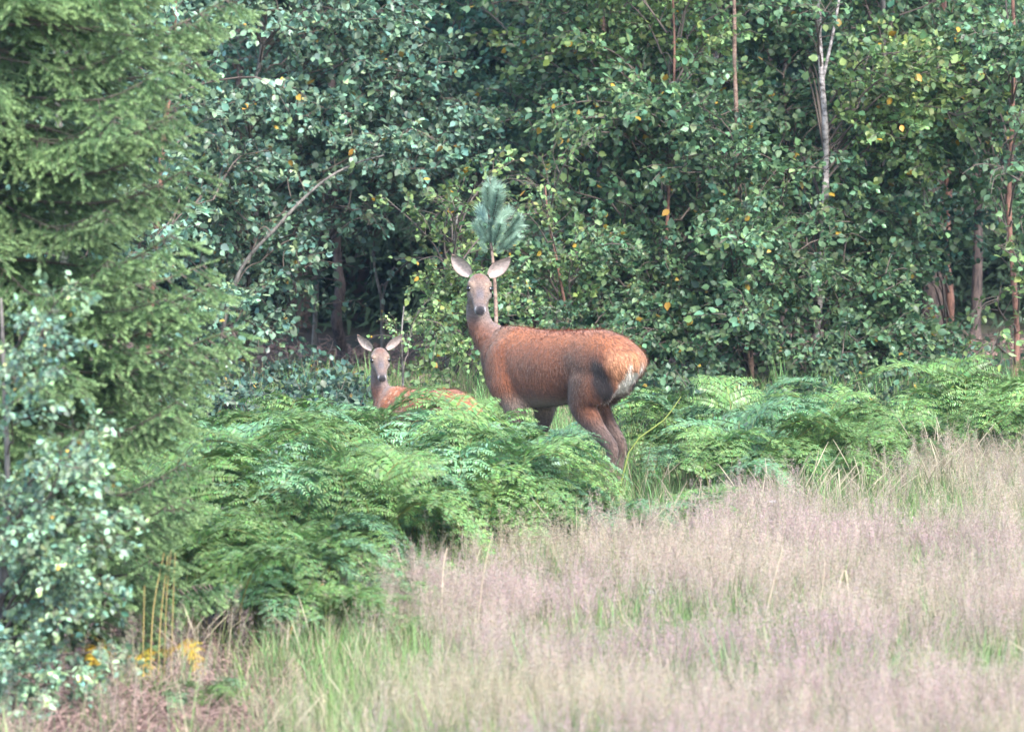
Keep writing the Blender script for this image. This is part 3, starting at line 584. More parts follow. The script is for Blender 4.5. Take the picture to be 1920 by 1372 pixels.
for k in range(34): low_shrub(rng.uniform(330, 690), rng.uniform(47.5, 53), rng.uniform(.8, 1.25), 'low blue green bilberry shrub at the mouth of the shadowed gap', 'bilberries at the shadowed gap')
for k in range(38): low_shrub(rng.uniform(1180, 1740), rng.uniform(47.0, 53), rng.uniform(.8, 1.2), 'low leafy shrub between bracken bank and birch trunks', 'shrubs below the birches', M_LEAF)
for k in range(12): low_shrub(rng.uniform(1740, 2050), rng.uniform(48, 53), rng.uniform(.6, .9), 'low leafy shrub at the foot of the dark hollow', 'shrubs at the dark hollow', M_LEAF)

# ------------------------------------------------------------------ deer
def loft(st, sides=22):
    """closed skin through elliptical stations (centre, side vector, up vector, half width, half height)"""
    V = []; T = []
    ang = np.linspace(0, 2 * np.pi, sides, endpoint=False)
    for (c, s, u, hw, hh) in st:
        c = np.array(c, float); s = np.array(s, float); u = np.array(u, float)
        V.append(c + np.cos(ang)[:, None] * s * hw + np.sin(ang)[:, None] * u * hh)
    n = len(V); V = np.concatenate(V)
    for i in range(n - 1):
        for k in range(sides):
            a, b = i * sides + k, i * sides + (k + 1) % sides; T += [(a, b, b + sides), (a, b + sides, a + sides)]
    V = np.vstack([V, [np.array(st[0][0])], [np.array(st[-1][0])]]); c0, c1 = len(V) - 2, len(V) - 1
    for k in range(sides):
        T.append((k, c0, (k + 1) % sides)); a = (n - 1) * sides; T.append((a + (k + 1) % sides, c1, a + k))
    return V, np.array(T)
def chain(pts, rw, rd=None, n=24, sides=16):
    """limb through joints: rw across (Y), rd fore-aft"""
    pts = np.array(pts, float); rd = rw if rd is None else rd; c = curve(pts, n); u = np.linspace(0, len(pts) - 1, n)
    a = np.interp(u, range(len(pts)), rw); b = np.interp(u, range(len(pts)), rd); T = norm(np.gradient(c, axis=0)); st = []
    for i in range(n):
        s = np.array([0, 1., 0]); s = s - T[i] * np.dot(s, T[i]); s /= np.linalg.norm(s); q = np.cross(T[i], s); st.append((c[i], s, q, a[i], b[i]))
    return loft(st, sides)
def ellipsoid(c, r, n=14):
    th = np.linspace(.02, math.pi - .02, n); st = [((c[0] + r[0] * math.cos(t), c[1], c[2]), (0, 1, 0), (0, 0, 1), r[1] * math.sin(t), r[2] * math.sin(t)) for t in th]
    return loft(st, 18)

def deer(name, label, pos, yaw, S, head_scale=1.0, neck_shift=0.0, fawn=False, look=None, seed=3, KX=1.0):
    r = np.random.default_rng(seed); parts = []
    Y1, Z1 = (0, 1, 0), (0, 0, 1)
    body = [(-.625, .955, .05, .035), (-.605, .955, .11, .07), (-.555, .945, .155, .12), (-.48, .94, .178, .172), (-.36, .935, .19, .208), (-.22, .922, .182, .212), (-.08, .898, .19, .224), (.06, .878, .195, .235), (.20, .872, .188, .244), (.32, .884, .168, .244), (.43, .908, .14, .218), (.52, .925, .118, .175), (.585, .93, .08, .12), (.61, .93, .03, .05)]
    parts.append(loft([((x, 0, z), Y1, Z1, w, h) for (x, z, w, h) in body], 28))
    parts.append(ellipsoid((.36, .085, .86), (.16, .10, .21))); parts.append(ellipsoid((.36, -.085, .86), (.16, .10, .21)))
    parts.append(ellipsoid((-.385, .085, .875), (.165, .088, .19))); parts.append(ellipsoid((-.37, -.085, .89), (.17, .088, .175)))
    ns = neck_shift
    N = [(.40, 0, .95), (.52 + ns * .4, .0, 1.01), (.62 + ns * .8, .005, 1.10), (.645 + ns, .012, 1.215), (.62 + ns, .02, 1.315), (.615 + ns, .02, 1.385)]
    parts.append(chain(N, [.11, .094, .072, .063, .058, .056], [.165, .122, .084, .070, .063, .062]))
    # legs
    for s, dx in ((1, 0.0), (-1, .13)):
        y = .115 * s
        parts.append(chain([(-.40 + dx * .4, y * .8, .95), (-.36 + dx * .7, y * 1.12, .82), (-.31 + dx, y * 1.1, .68), (-.41 + dx, y, .545), (-.525 + dx, y * .92, .425), (-.515 + dx, y * .92, .33), (-.485 + dx, y * .92, .15), (-.455 + dx, y * .92, .09), (-.425 + dx, y * .92, .035), (-.40 + dx, y * .92, .0)],
                           [.05, .078, .064, .043, .031, .025, .020, .025, .026, .03], [.09, .15, .10, .058, .046, .033, .024, .029, .032, .045], n=40))
    for s, dx in ((1, -.02), (-1, -.06)):
        y = .10 * s
        parts.append(chain([(.38 + dx, y, .92), (.34 + dx, y * 1.15, .76), (.29 + dx, y * 1.05, .64), (.30 + dx, y, .50), (.315 + dx, y * .95, .38), (.31 + dx, y * .95, .30), (.305 + dx, y * .95, .13), (.32 + dx, y * .95, .08), (.345 + dx, y * .95, .03), (.36 + dx, y * .95, 0)],
                           [.08, .085, .06, .037, .031, .024, .020, .024, .026, .03], [.13, .13, .085, .045, .036, .028, .023, .028, .032, .045], n=40))
    # tail
    parts.append(chain([(-.56, 0, 1.04), (-.605, 0, 1.005), (-.632, 0, .95), (-.632, 0, .885)], [.02, .028, .024, .008], [.016, .018, .014, .006], n=14))
    # head
    f, cr = look; f = np.array(f, float); f /= np.linalg.norm(f); side = np.cross([0, 0, 1.], f); side /= np.linalg.norm(side); up = np.cross(f, side)
    if cr: side, up = side * math.cos(cr) + up * math.sin(cr), up * math.cos(cr) - side * math.sin(cr)
    parts = [(v * np.array([KX, 1, 1]), t) for v, t in parts]
    hs = head_scale; p0 = np.array([(.62 + ns) * KX, .02, 1.375])
    hd = [(-.065, .0, .035, .035), (-.045, .0, .058, .055), (.0, .0, .074, .072), (.05, -.002, .079, .074), (.085, -.006, .076, .072), (.12, -.012, .063, .064), (.16, -.02, .051, .054), (.205, -.028, .042, .046), (.245, -.034, .039, .042), (.272, -.038, .036, .037), (.288, -.04, .026, .026), (.294, -.04, .012, .012)]
    parts.append(loft([(p0 + (f * a + up * z) * hs, side, up, w * hs, h * hs) for (a, z, w, h) in hd], 24))
    for s in (1, -1):   # brow ridge, cheek, nostril lobe
        for (a, b, z, rr) in [(.072, .055, .042, .026), (.06, .045, -.04, .036), (.275, .02, -.022, .017)]:
            c = p0 + (f * a + side * s * b + up * z) * hs; th = np.linspace(.05, math.pi - .05, 8)
            parts.append(loft([(c + f * rr * hs * math.cos(t) * 1.15, side, up, rr * hs * math.sin(t), rr * hs * math.sin(t)) for t in th], 12))
    A = Acc()
    for v, t in parts: A.add(v, t)
    me = A.mesh('tmp', []); tmp = bpy.data.objects.new('tmp', me); col.objects.link(tmp)
    m = tmp.modifiers.new('r', 'REMESH'); m.mode = 'VOXEL'; m.voxel_size = .0095
    m2 = tmp.modifiers.new('s', 'SMOOTH'); m2.factor = .5; m2.iterations = 14
    dg = bpy.context.evaluated_depsgraph_get(); ev = tmp.evaluated_get(dg); em = ev.to_mesh(); em.calc_loop_triangles()
    n = len(em.vertices); V = np.empty(n * 3); em.vertices.foreach_get('co', V); V = V.reshape(-1, 3)
    NT = len(em.loop_triangles); TT = np.empty(NT * 3, int); em.loop_triangles.foreach_get('vertices', TT); TT = TT.reshape(-1, 3)
    VN = np.empty(n * 3); em.vertices.foreach_get('normal', VN); VN = VN.reshape(-1, 3)
    ev.to_mesh_clear(); bpy.data.objects.remove(tmp); bpy.data.meshes.remove(me)
    # coat colour by place on the animal
    def sm(x, a, b): q = np.clip((x - a) / (b - a), 0, 1); return q * q * (3 - 2 * q)
    def lerp(c, k, t): return c * (1 - t[:, None]) + np.array(k)[None] * t[:, None]
    def nz(v, f, o=0): return np.array([noise.noise(Vector((p[0] * f + o, p[1] * f, p[2] * f))) for p in v])
    def colour(V):
        x, y, z = V[:, 0] / KX, V[:, 1], V[:, 2]
        n1 = nz(V, 7); n2 = nz(V, 22, 4)
        RED = (.265, .084, .035) if not fawn else (.30, .095, .038)
        c = np.tile(np.array(RED), (len(V), 1)) * (1 + .16 * n1 + .10 * n2)[:, None]
        isb = (z < 1.2) & (x < .7)
        c = lerp(c, (.40, .135, .048), sm(z + .03 * n1, .98, 1.10) * (x < .5) * .7)                    # brighter saddle
        c = lerp(c, (.19, .07, .03), sm(z, 1.09, 1.13) * sm(-x + .04 * n2, .30, .42) * .5)            # darker croup line
        c = lerp(c, (.095, .045, .028), (np.exp(-((x + .33) / .20) ** 4 - ((z - .80) / .25) ** 4) * (.85 + .7 * n1.clip(-.5, .6))).clip(0, .9))   # darker haunch
        c = lerp(c, (.12, .055, .034), np.exp(-((x - .07) / .17) ** 2 - ((z - .90) / .12) ** 2) * .62 * (.9 + n1.clip(-.5, .6)))
        c = lerp(c, (.20, .12, .09), np.exp(-((z - .72) / .05) ** 2) * sm(x, -.25, -.1) * sm(-x, -.35, -.2) * .5)
        c = lerp(c, (.36, .26, .20), sm(-z + .03 * n1, -.735, -.66) * sm(x, -.3, -.15) * sm(-x, -.4, -.28))  # pale belly
        # rump: cream fan with white centre, black border in front of it
        rr = np.abs(y); rump = sm(-x + .012 * n2 + .16 * (z - .9).clip(-.3, .2), .505, .575) * sm(z, .55, .66) * (1 - .75 * sm(z, .98, 1.06))
        border = np.exp(-((-x - .485 + .22 * (z - .85)) / .05) ** 2) * sm(z + .03 * n2, .54, .66) * sm(-z, -1.03, -.9) * sm(rr, .07, .12)
        c = lerp(c, (.016, .013, .014), (border * (1.7 + .9 * n2 + .5 * n1)).clip(0, .96))
        c = lerp(c, (.44, .205, .11), rump * .9)
        c = lerp(c, (.80, .72, .64), rump * sm(-rr + .025 * n2, -.075, -.035) * sm(-z, -.97, -.90))
        low = sm(-x + .5 * (.92 - z).clip(0, .36), .47, .53) * sm(-rr + .025 * n2, -.085, -.045) * sm(z, .57, .63) * sm(-z, -.95, -.9) * (x < -.3); c = lerp(c, (.80, .72, .64), low)
        tail = (x < -.612) & (z > .86) & (rr < .035); c = lerp(c, (.46, .21, .10), tail * .9)
        # neck: grey brown throat, redder nape
        nk = sm(z - .35 * (x - .45), 1.0, 1.12) * sm(x, .30, .44); c = lerp(c, (.165, .125, .112), nk * .92 * (1 + .2 * n1))
        nape = nk * sm(-(x - .48 - ns) + .0 * z, 0, .10); c = lerp(c, (.36, .14, .06), nape * .8)
        brisk = sm(x, .44, .56) * sm(-z, -.98, -.86); c = lerp(c, (.17, .12, .10), brisk * .75)
        # legs
        lg = sm(-z, -.66, -.52); c = lerp(c, (.125, .088, .075), lg * .92); lg2 = sm(-z, -.40, -.34); c = lerp(c, (.24, .175, .14), lg2 * .75)
        c = lerp(c, (.03, .025, .022), sm(-z, -.045, -.03))
        inner = ((rr < .06) & (z > .55) & (z < .75) & (x < -.2)) * 1.0; c = lerp(c, (.45, .36, .30), inner * .7)
        # face
        q = (V - p0) / hs; a = q @ f; b = np.abs(q @ side); u = q @ up
        hm = ((a > -.07) & (b < .11) & (np.abs(u) < .12) & (a < .4)) * sm(a + .35 * u, -.03, .02) * (z > 1.16)
        c = lerp(c, (.185, .125, .098), hm * .92)
        c = lerp(c, (.17, .085, .06), hm * np.exp(-((a - .01) / .045) ** 2) * sm(-b, -.045, -.02) * sm(u, .02, .05))        # crown patch
        c = lerp(c, (.12, .10, .105), hm * np.exp(-((a - .17) / .05) ** 2) * sm(-b, -.034, -.015) * sm(u, -.01, .015))       # dark nose bridge
        c = lerp(c, (.34, .24, .18), hm * np.exp(-((a - .10) / .03) ** 2 - ((b - .05) / .02) ** 2) * .7)
        c = lerp(c, (.12, .09, .085), hm * sm(a, .225, .25))                                                               # muzzle band
        c = lerp(c, (.025, .022, .026), hm * sm(a, .262, .275) * sm(u, -.052, -.04))                                        # nose pad
        c = lerp(c, (.70, .64, .60), hm * sm(a, .20, .24) * sm(-u, .054, .064) * (u > -.1) * (b < .06))
        c = lerp(c, (.55, .5, .5), hm * np.exp(-((a - .272) / .014) ** 2 - ((b - .034) / .009) ** 2) * .8)                                             # white chin
        c = lerp(c, (.05, .035, .03), hm * np.exp(-((a - .088) / .026) ** 2 - ((b - .07) / .024) ** 2 - ((u - .018) / .02) ** 2))
        if fawn:
            sp = np.zeros(len(V))
            rs = np.random.default_rng(44)
            for k in range(150):
                px_, pz_ = rs.uniform(-.52, .42), rs.uniform(.80, 1.12); sd = rs.choice([-1, 1])
                sp = np.maximum(sp, np.exp(-(((x - px_) / .013) ** 2 + ((z - pz_) / .010) ** 2) ** 2) * ((y * sd > -.02)))
            c = lerp(c, (.55, .38, .26), sp * .75 * (1 - hm) * (1 - nk))
        return (c * .82).clip(.008, .9)
    C = colour(V)
    A = Acc(); A.add(V, TT, C)
    # ears: cupped leaf shapes facing the viewer of the face
    for s in (1, -1):
        b0 = p0 + (f * -.015 + side * s * .060 + up * .045) * hs
        spread = .80 if s > 0 else .70
        ed = norm(side * s * math.sin(spread) + up * math.cos(spread) - f * .12); L = .185 * hs; W = (.050 if not fawn else .040) * hs
        fr = norm(f + side * s * .25 + up * .1); fr = norm(fr - ed * np.dot(fr, ed)); sd = np.cross(ed, fr)
        nu, nv = 12, 8; vv = []; cc = []
        for layer, off in ((0, 0.0), (1, -.006)):
            for i in range(nu + 1):
                t = i / nu; w = W * (1.05 * math.sin(math.pi * (t * .93 + .045) ** .85) ** .8) * (1 if t < .98 else .3)
                for j in range(nv + 1):
                    k = j / nv * 2 - 1; cup = (1 - .85 * k * k) * .035 * hs * (1 - .6 * t)
                    p = b0 + ed * (L * t) + sd * (w * k) - fr * cup + fr * off * (1 - k * k) - ed * .0; vv.append(p)
                    if layer == 0:
                        e = max(abs(k) - .5, 0) / .5; base = np.array([.66, .54, .50]) * (1 - .45 * t) * (1 + .12 * r.standard_normal()); cc.append(base * (1 - e ** 2) + np.array([.10, .07, .06]) * e ** 2 if t < .93 else np.array([.12, .09, .08]))
                    else: cc.append(np.array([.20, .12, .08]))
        vv = np.array(vv); M_ = (nu + 1) * (nv + 1); tt = []
        for lay in (0, 1):
            for i in range(nu):
                for j in range(nv):
                    a = lay * M_ + i * (nv + 1) + j; q4 = (a, a + 1, a + nv + 2, a + nv + 1); tt += [(q4[0], q4[1], q4[2]), (q4[0], q4[2], q4[3])]
        for i in range(nu):
            for j in (0, nv):
                a = i * (nv + 1) + j; b = a + nv + 1; tt += [(a, b, b + M_), (a, b + M_, a + M_)]
        A.add(vv, tt, np.array(cc))
    root = thing(name, label, 'deer', pos); root.rotation_euler = (0, 0, yaw); root.scale = (S, S, S)
    obj('body', A.mesh('deer_body', [M_COAT], True), root)
    for s in (1, -1):
        c = p0 + (f * .088 + side * s * .0655 + up * .018) * hs; th = np.linspace(.03, math.pi - .03, 10); rr = .019 * hs
        E = Acc(); v, t = loft([(c * 0 + f * rr * math.cos(q), side, up, rr * math.sin(q), rr * math.sin(q)) for q in th], 14); E.add(v, t)
        obj('eye', E.mesh('eye', [M_EYE], True), root, tuple(c))
    # short coat hairs lying back along the body
    area = np.linalg.norm(np.cross(V[TT[:, 1]] - V[TT[:, 0]], V[TT[:, 2]] - V[TT[:, 0]]), axis=1); nh = 42000 if not fawn else 30000
    fi = r.choice(len(TT), nh, p=area / area.sum()); w = r.dirichlet((1, 1, 1), nh)
    hp = (V[TT[fi]] * w[:, :, None]).sum(1); hn = norm((VN[TT[fi]] * w[:, :, None]).sum(1)); hc = (C[TT[fi]] * w[:, :, None]).sum(1)
    q = (hp - p0) / hs; head = (np.linalg.norm(q - f * .12, axis=1) < .24) & (q @ f > -.06)
    keep = hp[:, 2] > .05; hp, hn, hc, head = hp[keep], hn[keep], hc[keep], head[keep]; nh = len(hp)
    flow = np.where(head[:, None], -f[None], np.array([[-.55, 0, -.85]])); flow = flow - hn * (flow * hn).sum(1)[:, None]
    D = norm(norm(flow) + hn * .38 + .22 * r.standard_normal((nh, 3))); ln = np.where(head, .010, .034) * r.uniform(.6, 1.3, nh)
    thin = np.clip((hp[:, 2] - .1) / .5, .35, 1); ln = ln * thin
    S_ = norm(np.cross(D, hn)) * .0017; hv = np.stack([hp - S_, hp + S_, hp + D * ln[:, None] ], 1)
    H = Acc(); H.add(hv.reshape(-1, 3), np.arange(nh * 3), np.repeat((hc * r.uniform(.6, 1.5, (nh, 1))).clip(.01, .95), 3, 0))
    o = obj('fur', H.mesh('coat_hairs', [M_COAT]), root); o['kind'] = 'stuff'
    return root

def local_dir(yaw, wx, wy, wz):
    return (wx * math.cos(yaw) + wy * math.sin(yaw), -wx * math.sin(yaw) + wy * math.cos(yaw), wz)
yaw1 = math.radians(180 - 47)
deer('red_deer_hind', 'tall reddish brown hind standing in bracken, head turned to look back', (HIND[0], HIND[1], 0), yaw1, .965, 1.0, .03, False, (local_dir(yaw1, .03, -1, -.50), -.02), 3, 1.10)
yaw2 = math.radians(180 - 48)
deer('fawn', 'small spotted fawn with large ears, body mostly hidden in bracken', (FAWN[0], FAWN[1], 0), yaw2, .70, 1.04, -.06, True, (local_dir(yaw2, .10, -1, -.60), .05), 8)

# ------------------------------------------------------------------ meadow grass and litter (uncountable: one object each, instanced tufts)
def scatter_obj(name, label, cat, pos, rot, scl, idx, meshes):
    c = bpy.data.collections.new(name + '_tufts')
    for i, me in enumerate(meshes): c.objects.link(bpy.data.objects.new('%s_tuft_%02d' % (name, i), me))
    me = bpy.data.meshes.new(name); me.vertices.add(len(pos)); me.vertices.foreach_set('co', pos.ravel().astype(np.float32))
    for (an, ty, key, dat) in [('rot', 'FLOAT_VECTOR', 'vector', rot), ('scl', 'FLOAT_VECTOR', 'vector', scl), ('idx', 'INT', 'value', idx)]:
        a = me.attributes.new(an, ty, 'POINT'); a.data.foreach_set(key, dat.ravel().astype(np.int32 if ty == 'INT' else np.float32))
    o = obj(name, me); tag(o, label, cat, kind='stuff')
    ng = bpy.data.node_groups.new(name, 'GeometryNodeTree')
    ng.interface.new_socket('Geometry', in_out='INPUT', socket_type='NodeSocketGeometry'); ng.interface.new_socket('Geometry', in_out='OUTPUT', socket_type='NodeSocketGeometry')
    gi = ng.nodes.new('NodeGroupInput'); go = ng.nodes.new('NodeGroupOutput'); ip = ng.nodes.new('GeometryNodeInstanceOnPoints'); ci = ng.nodes.new('GeometryNodeCollectionInfo')
    ci.inputs['Collection'].default_value = c; ci.inputs['Separate Children'].default_value = True; ci.inputs['Reset Children'].default_value = True
    def na(n, ty): q = ng.nodes.new('GeometryNodeInputNamedAttribute'); q.data_type = ty; q.inputs['Name'].default_value = n; return q.outputs[0]
    ng.links.new(gi.outputs[0], ip.inputs['Points']); ng.links.new(ci.outputs[0], ip.inputs['Instance']); ip.inputs['Pick Instance'].default_value = True
    ng.links.new(na('idx', 'INT'), ip.inputs['Instance Index']); ng.links.new(na('scl', 'FLOAT_VECTOR'), ip.inputs['Scale'])
    e2r = ng.nodes.new('FunctionNodeEulerToRotation'); ng.links.new(na('rot', 'FLOAT_VECTOR'), e2r.inputs[0]); ng.links.new(e2r.outputs[0], ip.inputs['Rotation'])
    ng.links.new(ip.outputs[0], go.inputs[0])
    o.modifiers.new('scatter', 'NODES').node_group = ng
    return o

def blade(A, p, az, h, bend, w, c, r, segs=4):
    d = np.array([math.cos(az), math.sin(az), 0]); s = np.array([-math.sin(az), math.cos(az), 0]) * w
    u = np.linspace(0, 1, segs + 1); ax = p + np.outer(u ** 1.8, d) * bend * h + np.outer(u * (1 - .25 * bend * u), [0, 0, h])
    v = []; t = []
    for i in range(segs): v += [ax[i] - s * (1 - u[i] * .7), ax[i] + s * (1 - u[i] * .7)]
    v.append(ax[-1])
    for i in range(segs - 1): a = 2 * i; t += [(a, a + 1, a + 3), (a, a + 3, a + 2)]
    a = 2 * (segs - 1); t.append((a, a + 1, a + 2)); cc = np.array(c)[None] * (.75 + .4 * np.array([i // 2 / segs for i in range(len(v))]))[:, None]
    A.add(v, t, cc)
def tuft_green(seed, n=22, h=.34, c0=(.16, .24, .085)):
    r = np.random.default_rng(seed); A = Acc()
    for k in range(n):
        c = np.array(c0) * r.uniform(.7, 1.35) * (1 + .12 * r.standard_normal(3)) if r.random() > .22 else np.array([.38, .32, .2]) * r.uniform(.7, 1.2)
        blade(A, np.array([r.normal(0, .05), r.normal(0, .05), 0]), r.uniform(0, 6.28), h * r.uniform(.55, 1.2), r.uniform(.05, .7), .0028, c, r)
    return A.mesh('grass_tuft', [M_GRASS])
def tuft_pink(seed, n=7, h=.5, tone=(.42, .25, .25)):
    r = np.random.default_rng(seed); A = Acc()
    for k in range(n):
        p = np.array([r.normal(0, .06), r.normal(0, .06), 0]); az = r.uniform(0, 6.28); hh = h * r.uniform(.7, 1.2); ln = r.uniform(.02, .35)
        ax = p + np.outer(np.linspace(0, 1, 6) ** 1.6, [math.cos(az) * ln * hh, math.sin(az) * ln * hh, 0]) + np.outer(np.linspace(0, 1, 6), [0, 0, hh])
        tube(A, ax, np.linspace(.0011, .0006, 6), 3, (np.array(tone) * .6 + np.array([.14, .13, .08])) * r.uniform(.85, 1.15))
        nb = 64; u = r.uniform(.66, 1.0, nb); f = u * 5; j = np.minimum(f.astype(int), 4); b = ax[j] + (ax[j + 1] - ax[j]) * (f - j)[:, None]
        sp = r.standard_normal((nb, 3)); sp[:, 2] = np.abs(sp[:, 2]) * .6 + .25; e = b + norm(sp) * (.012 + .075 * (1.03 - u))[:, None] * r.uniform(.4, 1.2, (nb, 1))
        S = norm(np.cross(e - b, r.standard_normal((nb, 3)))) * .0004; col1 = np.array(tone) * r.uniform(.88, 1.15, (nb, 1)) * (1 + .1 * r.standard_normal((nb, 3)))
        A.add(np.stack([b - S, b + S, e], 1).reshape(-1, 3), np.arange(nb * 3), np.repeat(col1, 3, 0).clip(.02, .9))
        X = norm(e - b + .01 * r.standard_normal((nb, 3))); S2 = norm(np.cross(X, r.standard_normal((nb, 3)))) * .0012
        A.add(np.stack([e - S2 - X * .003, e + S2 - X * .003, e + X * .0065], 1).reshape(-1, 3), np.arange(nb * 3), np.repeat(col1 * 1.15, 3, 0).clip(.02, .9))
    return A.mesh('pink_grass_tuft', [M_GRASS])
def tuft_straw(seed, n=6, h=.55):
    r = np.random.default_rng(seed); A = Acc()
    for k in range(n):
        p = np.array([r.normal(0, .06), r.normal(0, .06), 0]); az = r.uniform(0, 6.28); hh = h * r.uniform(.6, 1.15); ln = r.uniform(.1, .75)
        ax = p + np.outer(np.linspace(0, 1, 8) ** 2, [math.cos(az) * ln * hh, math.sin(az) * ln * hh, 0]) + np.outer(np.linspace(0, 1, 8), [0, 0, hh]); c = np.array([.44, .38, .27]) * r.uniform(.75, 1.15)
        tube(A, ax[:7], np.linspace(.0014, .0009, 7), 3, c)
        if r.random() < .8: tube(A, np.array([ax[5], ax[5] * .4 + ax[6] * .6, ax[6] * .5 + ax[7] * .5, ax[7]]), [.0012, .0028, .0024, .0008], 5, c)
        else: blade(A, p, az + 1, hh * .7, .6, .003, c, r)
    return A.mesh('straw_tuft', [M_GRASS])
GREEN = [tuft_green(800 + i) for i in range(5)]
LUSH = [tuft_green(820 + i, 20, .42, (.16, .32, .10)) for i in range(2)]
PINK = [tuft_pink(840 + i, tone=t) for i, t in enumerate([(.41, .345, .25), (.41, .335, .265), (.41, .315, .28), (.41, .30, .285), (.405, .28, .29)])]
STRAW = [tuft_straw(860 + i) for i in range(4)]

FB = [(-400, 36.2), (240, 36.2), (430, 36.0), (700, 36.6), (760, 38.0), (930, 39.3), (1180, 40.0), (1330, 41.0), (1560, 43.4), (1740, 44.6), (1900, 45.3), (2400, 45.6)]
def front(px): return np.interp(px, [p[0] for p in FB], [p[1] for p in FB])
def field(n, d0, d1, xr=4.4):
    d = rng.uniform(d0, d1, n); x = rng.uniform(-xr, xr, n); return x, d, x / d * FPX + 960
def nzf(x, d, f, o): return np.array([noise.noise(Vector((a * f + o, b * f, o))) for a, b in zip(x, d)])
def build_meadow():
    def emit(name, label, x, d, meshes, smin, smax, tilt=.12, z=-.01, order=None):
        n = len(x); pos = np.stack([x, d, np.full(n, z)], 1); rot = np.stack([rng.normal(0, tilt, n), rng.normal(0, tilt, n), rng.uniform(0, 6.28, n)], 1)
        s = rng.uniform(smin, smax, n); scatter_obj(name, label, 'grass', pos, rot, np.stack([s, s, s * rng.uniform(.85, 1.15, n)], 1), rng.integers(0, len(meshes), n) if order is None else np.clip(((order - order.min()) / np.ptp(order) * 1.3 - .15 + rng.normal(0, .13, n)) * len(meshes), 0, len(meshes) - 1).astype(int), meshes)
    x, d, px = field(21000, 29, 47.5); fr = front(px)
    left = np.clip((650 - px) / 200, 0, 1) * np.clip((px + 600) / 200, 0, 1)
    pk = nzf(x, d, .55, 2) ; keep = (d < fr + .9) & (rng.random(len(x)) > left * .93)
    emit('meadow_grass', 'green meadow grass blades in front of the bracken', x[keep], d[keep], GREEN, .8, 1.2)
    x, d, px = field(26000, 29, 46); pk = nzf(x, d, .7, 2) + .25 * nzf(x, d, 2.2, 9); dens = np.clip(.5 + pk * 1.7, .05, 1) * np.clip((px - 480) / 330, 0.03, 1)
    keep = (d < front(px) + .1) & (rng.random(len(x)) < dens)
    emit('pink_bent_grass', 'hazy pink seed heads of bent grass over the meadow', x[keep], d[keep], PINK, .62, .95, order=nzf(x[keep], d[keep], .45, 31))
    x, d, px = field(7000, 30, 46.5); fr = front(px); near = np.exp(-((d - fr + .6) / .9) ** 2) * np.clip((px - 650) / 800, .05, 1)
    keep = rng.random(len(x)) < near * .9 + .015; emit('straw_grass', 'straw coloured seed heads along the edge of the bracken', x[keep], d[keep], STRAW, .6, .95)
    x, d, px = field(5000, 30, 48); g = nzf(x, d, .9, 17); keep = (d < front(px) + 2.5) & (g > .16) & (px > 480)
    emit('lush_grass', 'patches of lush bright green grass in the meadow', x[keep], d[keep], LUSH, .7, 1.05)
    x, d, px = field(9000, 41, 54); keep = (d > front(px) + .5) & (rng.random(len(x)) < .6)
    emit('wood_edge_grass', 'rough green grass between the bracken stems', x[keep], d[keep], GREEN + LUSH, .6, 1.0)
    # litter of dead bracken and twigs at the foot of the spruce and on the forest floor
    def litter(seed):
        r = np.random.default_rng(seed); A = Acc()
        for k in range(26):
            p = np.array([r.normal(0, .12), r.normal(0, .12), abs(r.normal(.03, .04))]); a = r.uniform(0, 6.28); l = r.uniform(.05, .22); e = r.normal(0, .3); q = p + l * np.array([math.cos(a) * math.cos(e), math.sin(a) * math.cos(e), abs(math.sin(e))])
            c = np.array([.30, .20, .17] if r.random() < .6 else [.14, .09, .075]) * r.uniform(.6, 1.4); tube(A, curve([p, (p + q) / 2 + r.normal(0, .02, 3), q], 4), [.0025, .002, .002, .001], 3, c)
        n = 30; pos = np.stack([r.normal(0, .13, n), r.normal(0, .13, n), np.abs(r.normal(.03, .03, n))], 1); X = norm(r.standard_normal((n, 3))); Nn = norm(np.array([0, 0, 1]) + .5 * r.standard_normal((n, 3))); Y = norm(np.cross(Nn, X))
        stamp(A, LEAF_V, LEAF_T, pos, X, Y, np.cross(X, Y), .05 * r.uniform(.5, 1.3, n), np.array([.22, .14, .12]) * r.uniform(.5, 1.5, (n, 1)))
        return A.mesh('litter', [M_LITTER])
    LIT = [litter(900 + i) for i in range(4)]
    x, d, px = field(6500, 30, 37.5); keep = (px < 640) & (px > -500); x1, d1 = x[keep], d[keep]
    x, d, px = field(700, 46, 60, 7); x1 = np.concatenate([x1, x]); d1 = np.concatenate([d1, d])
    n = len(x1); s = rng.uniform(.7, 1.3, n)
    scatter_obj('leaf_litter', 'brown dead bracken and twigs littering the ground by the spruce', 'litter', np.stack([x1, d1, np.full(n, 0.0)], 1), np.stack([rng.normal(0, .1, n), rng.normal(0, .1, n), rng.uniform(0, 6.28, n)], 1), np.stack([s, s, s], 1), rng.integers(0, 4, n), LIT)
build_meadow()

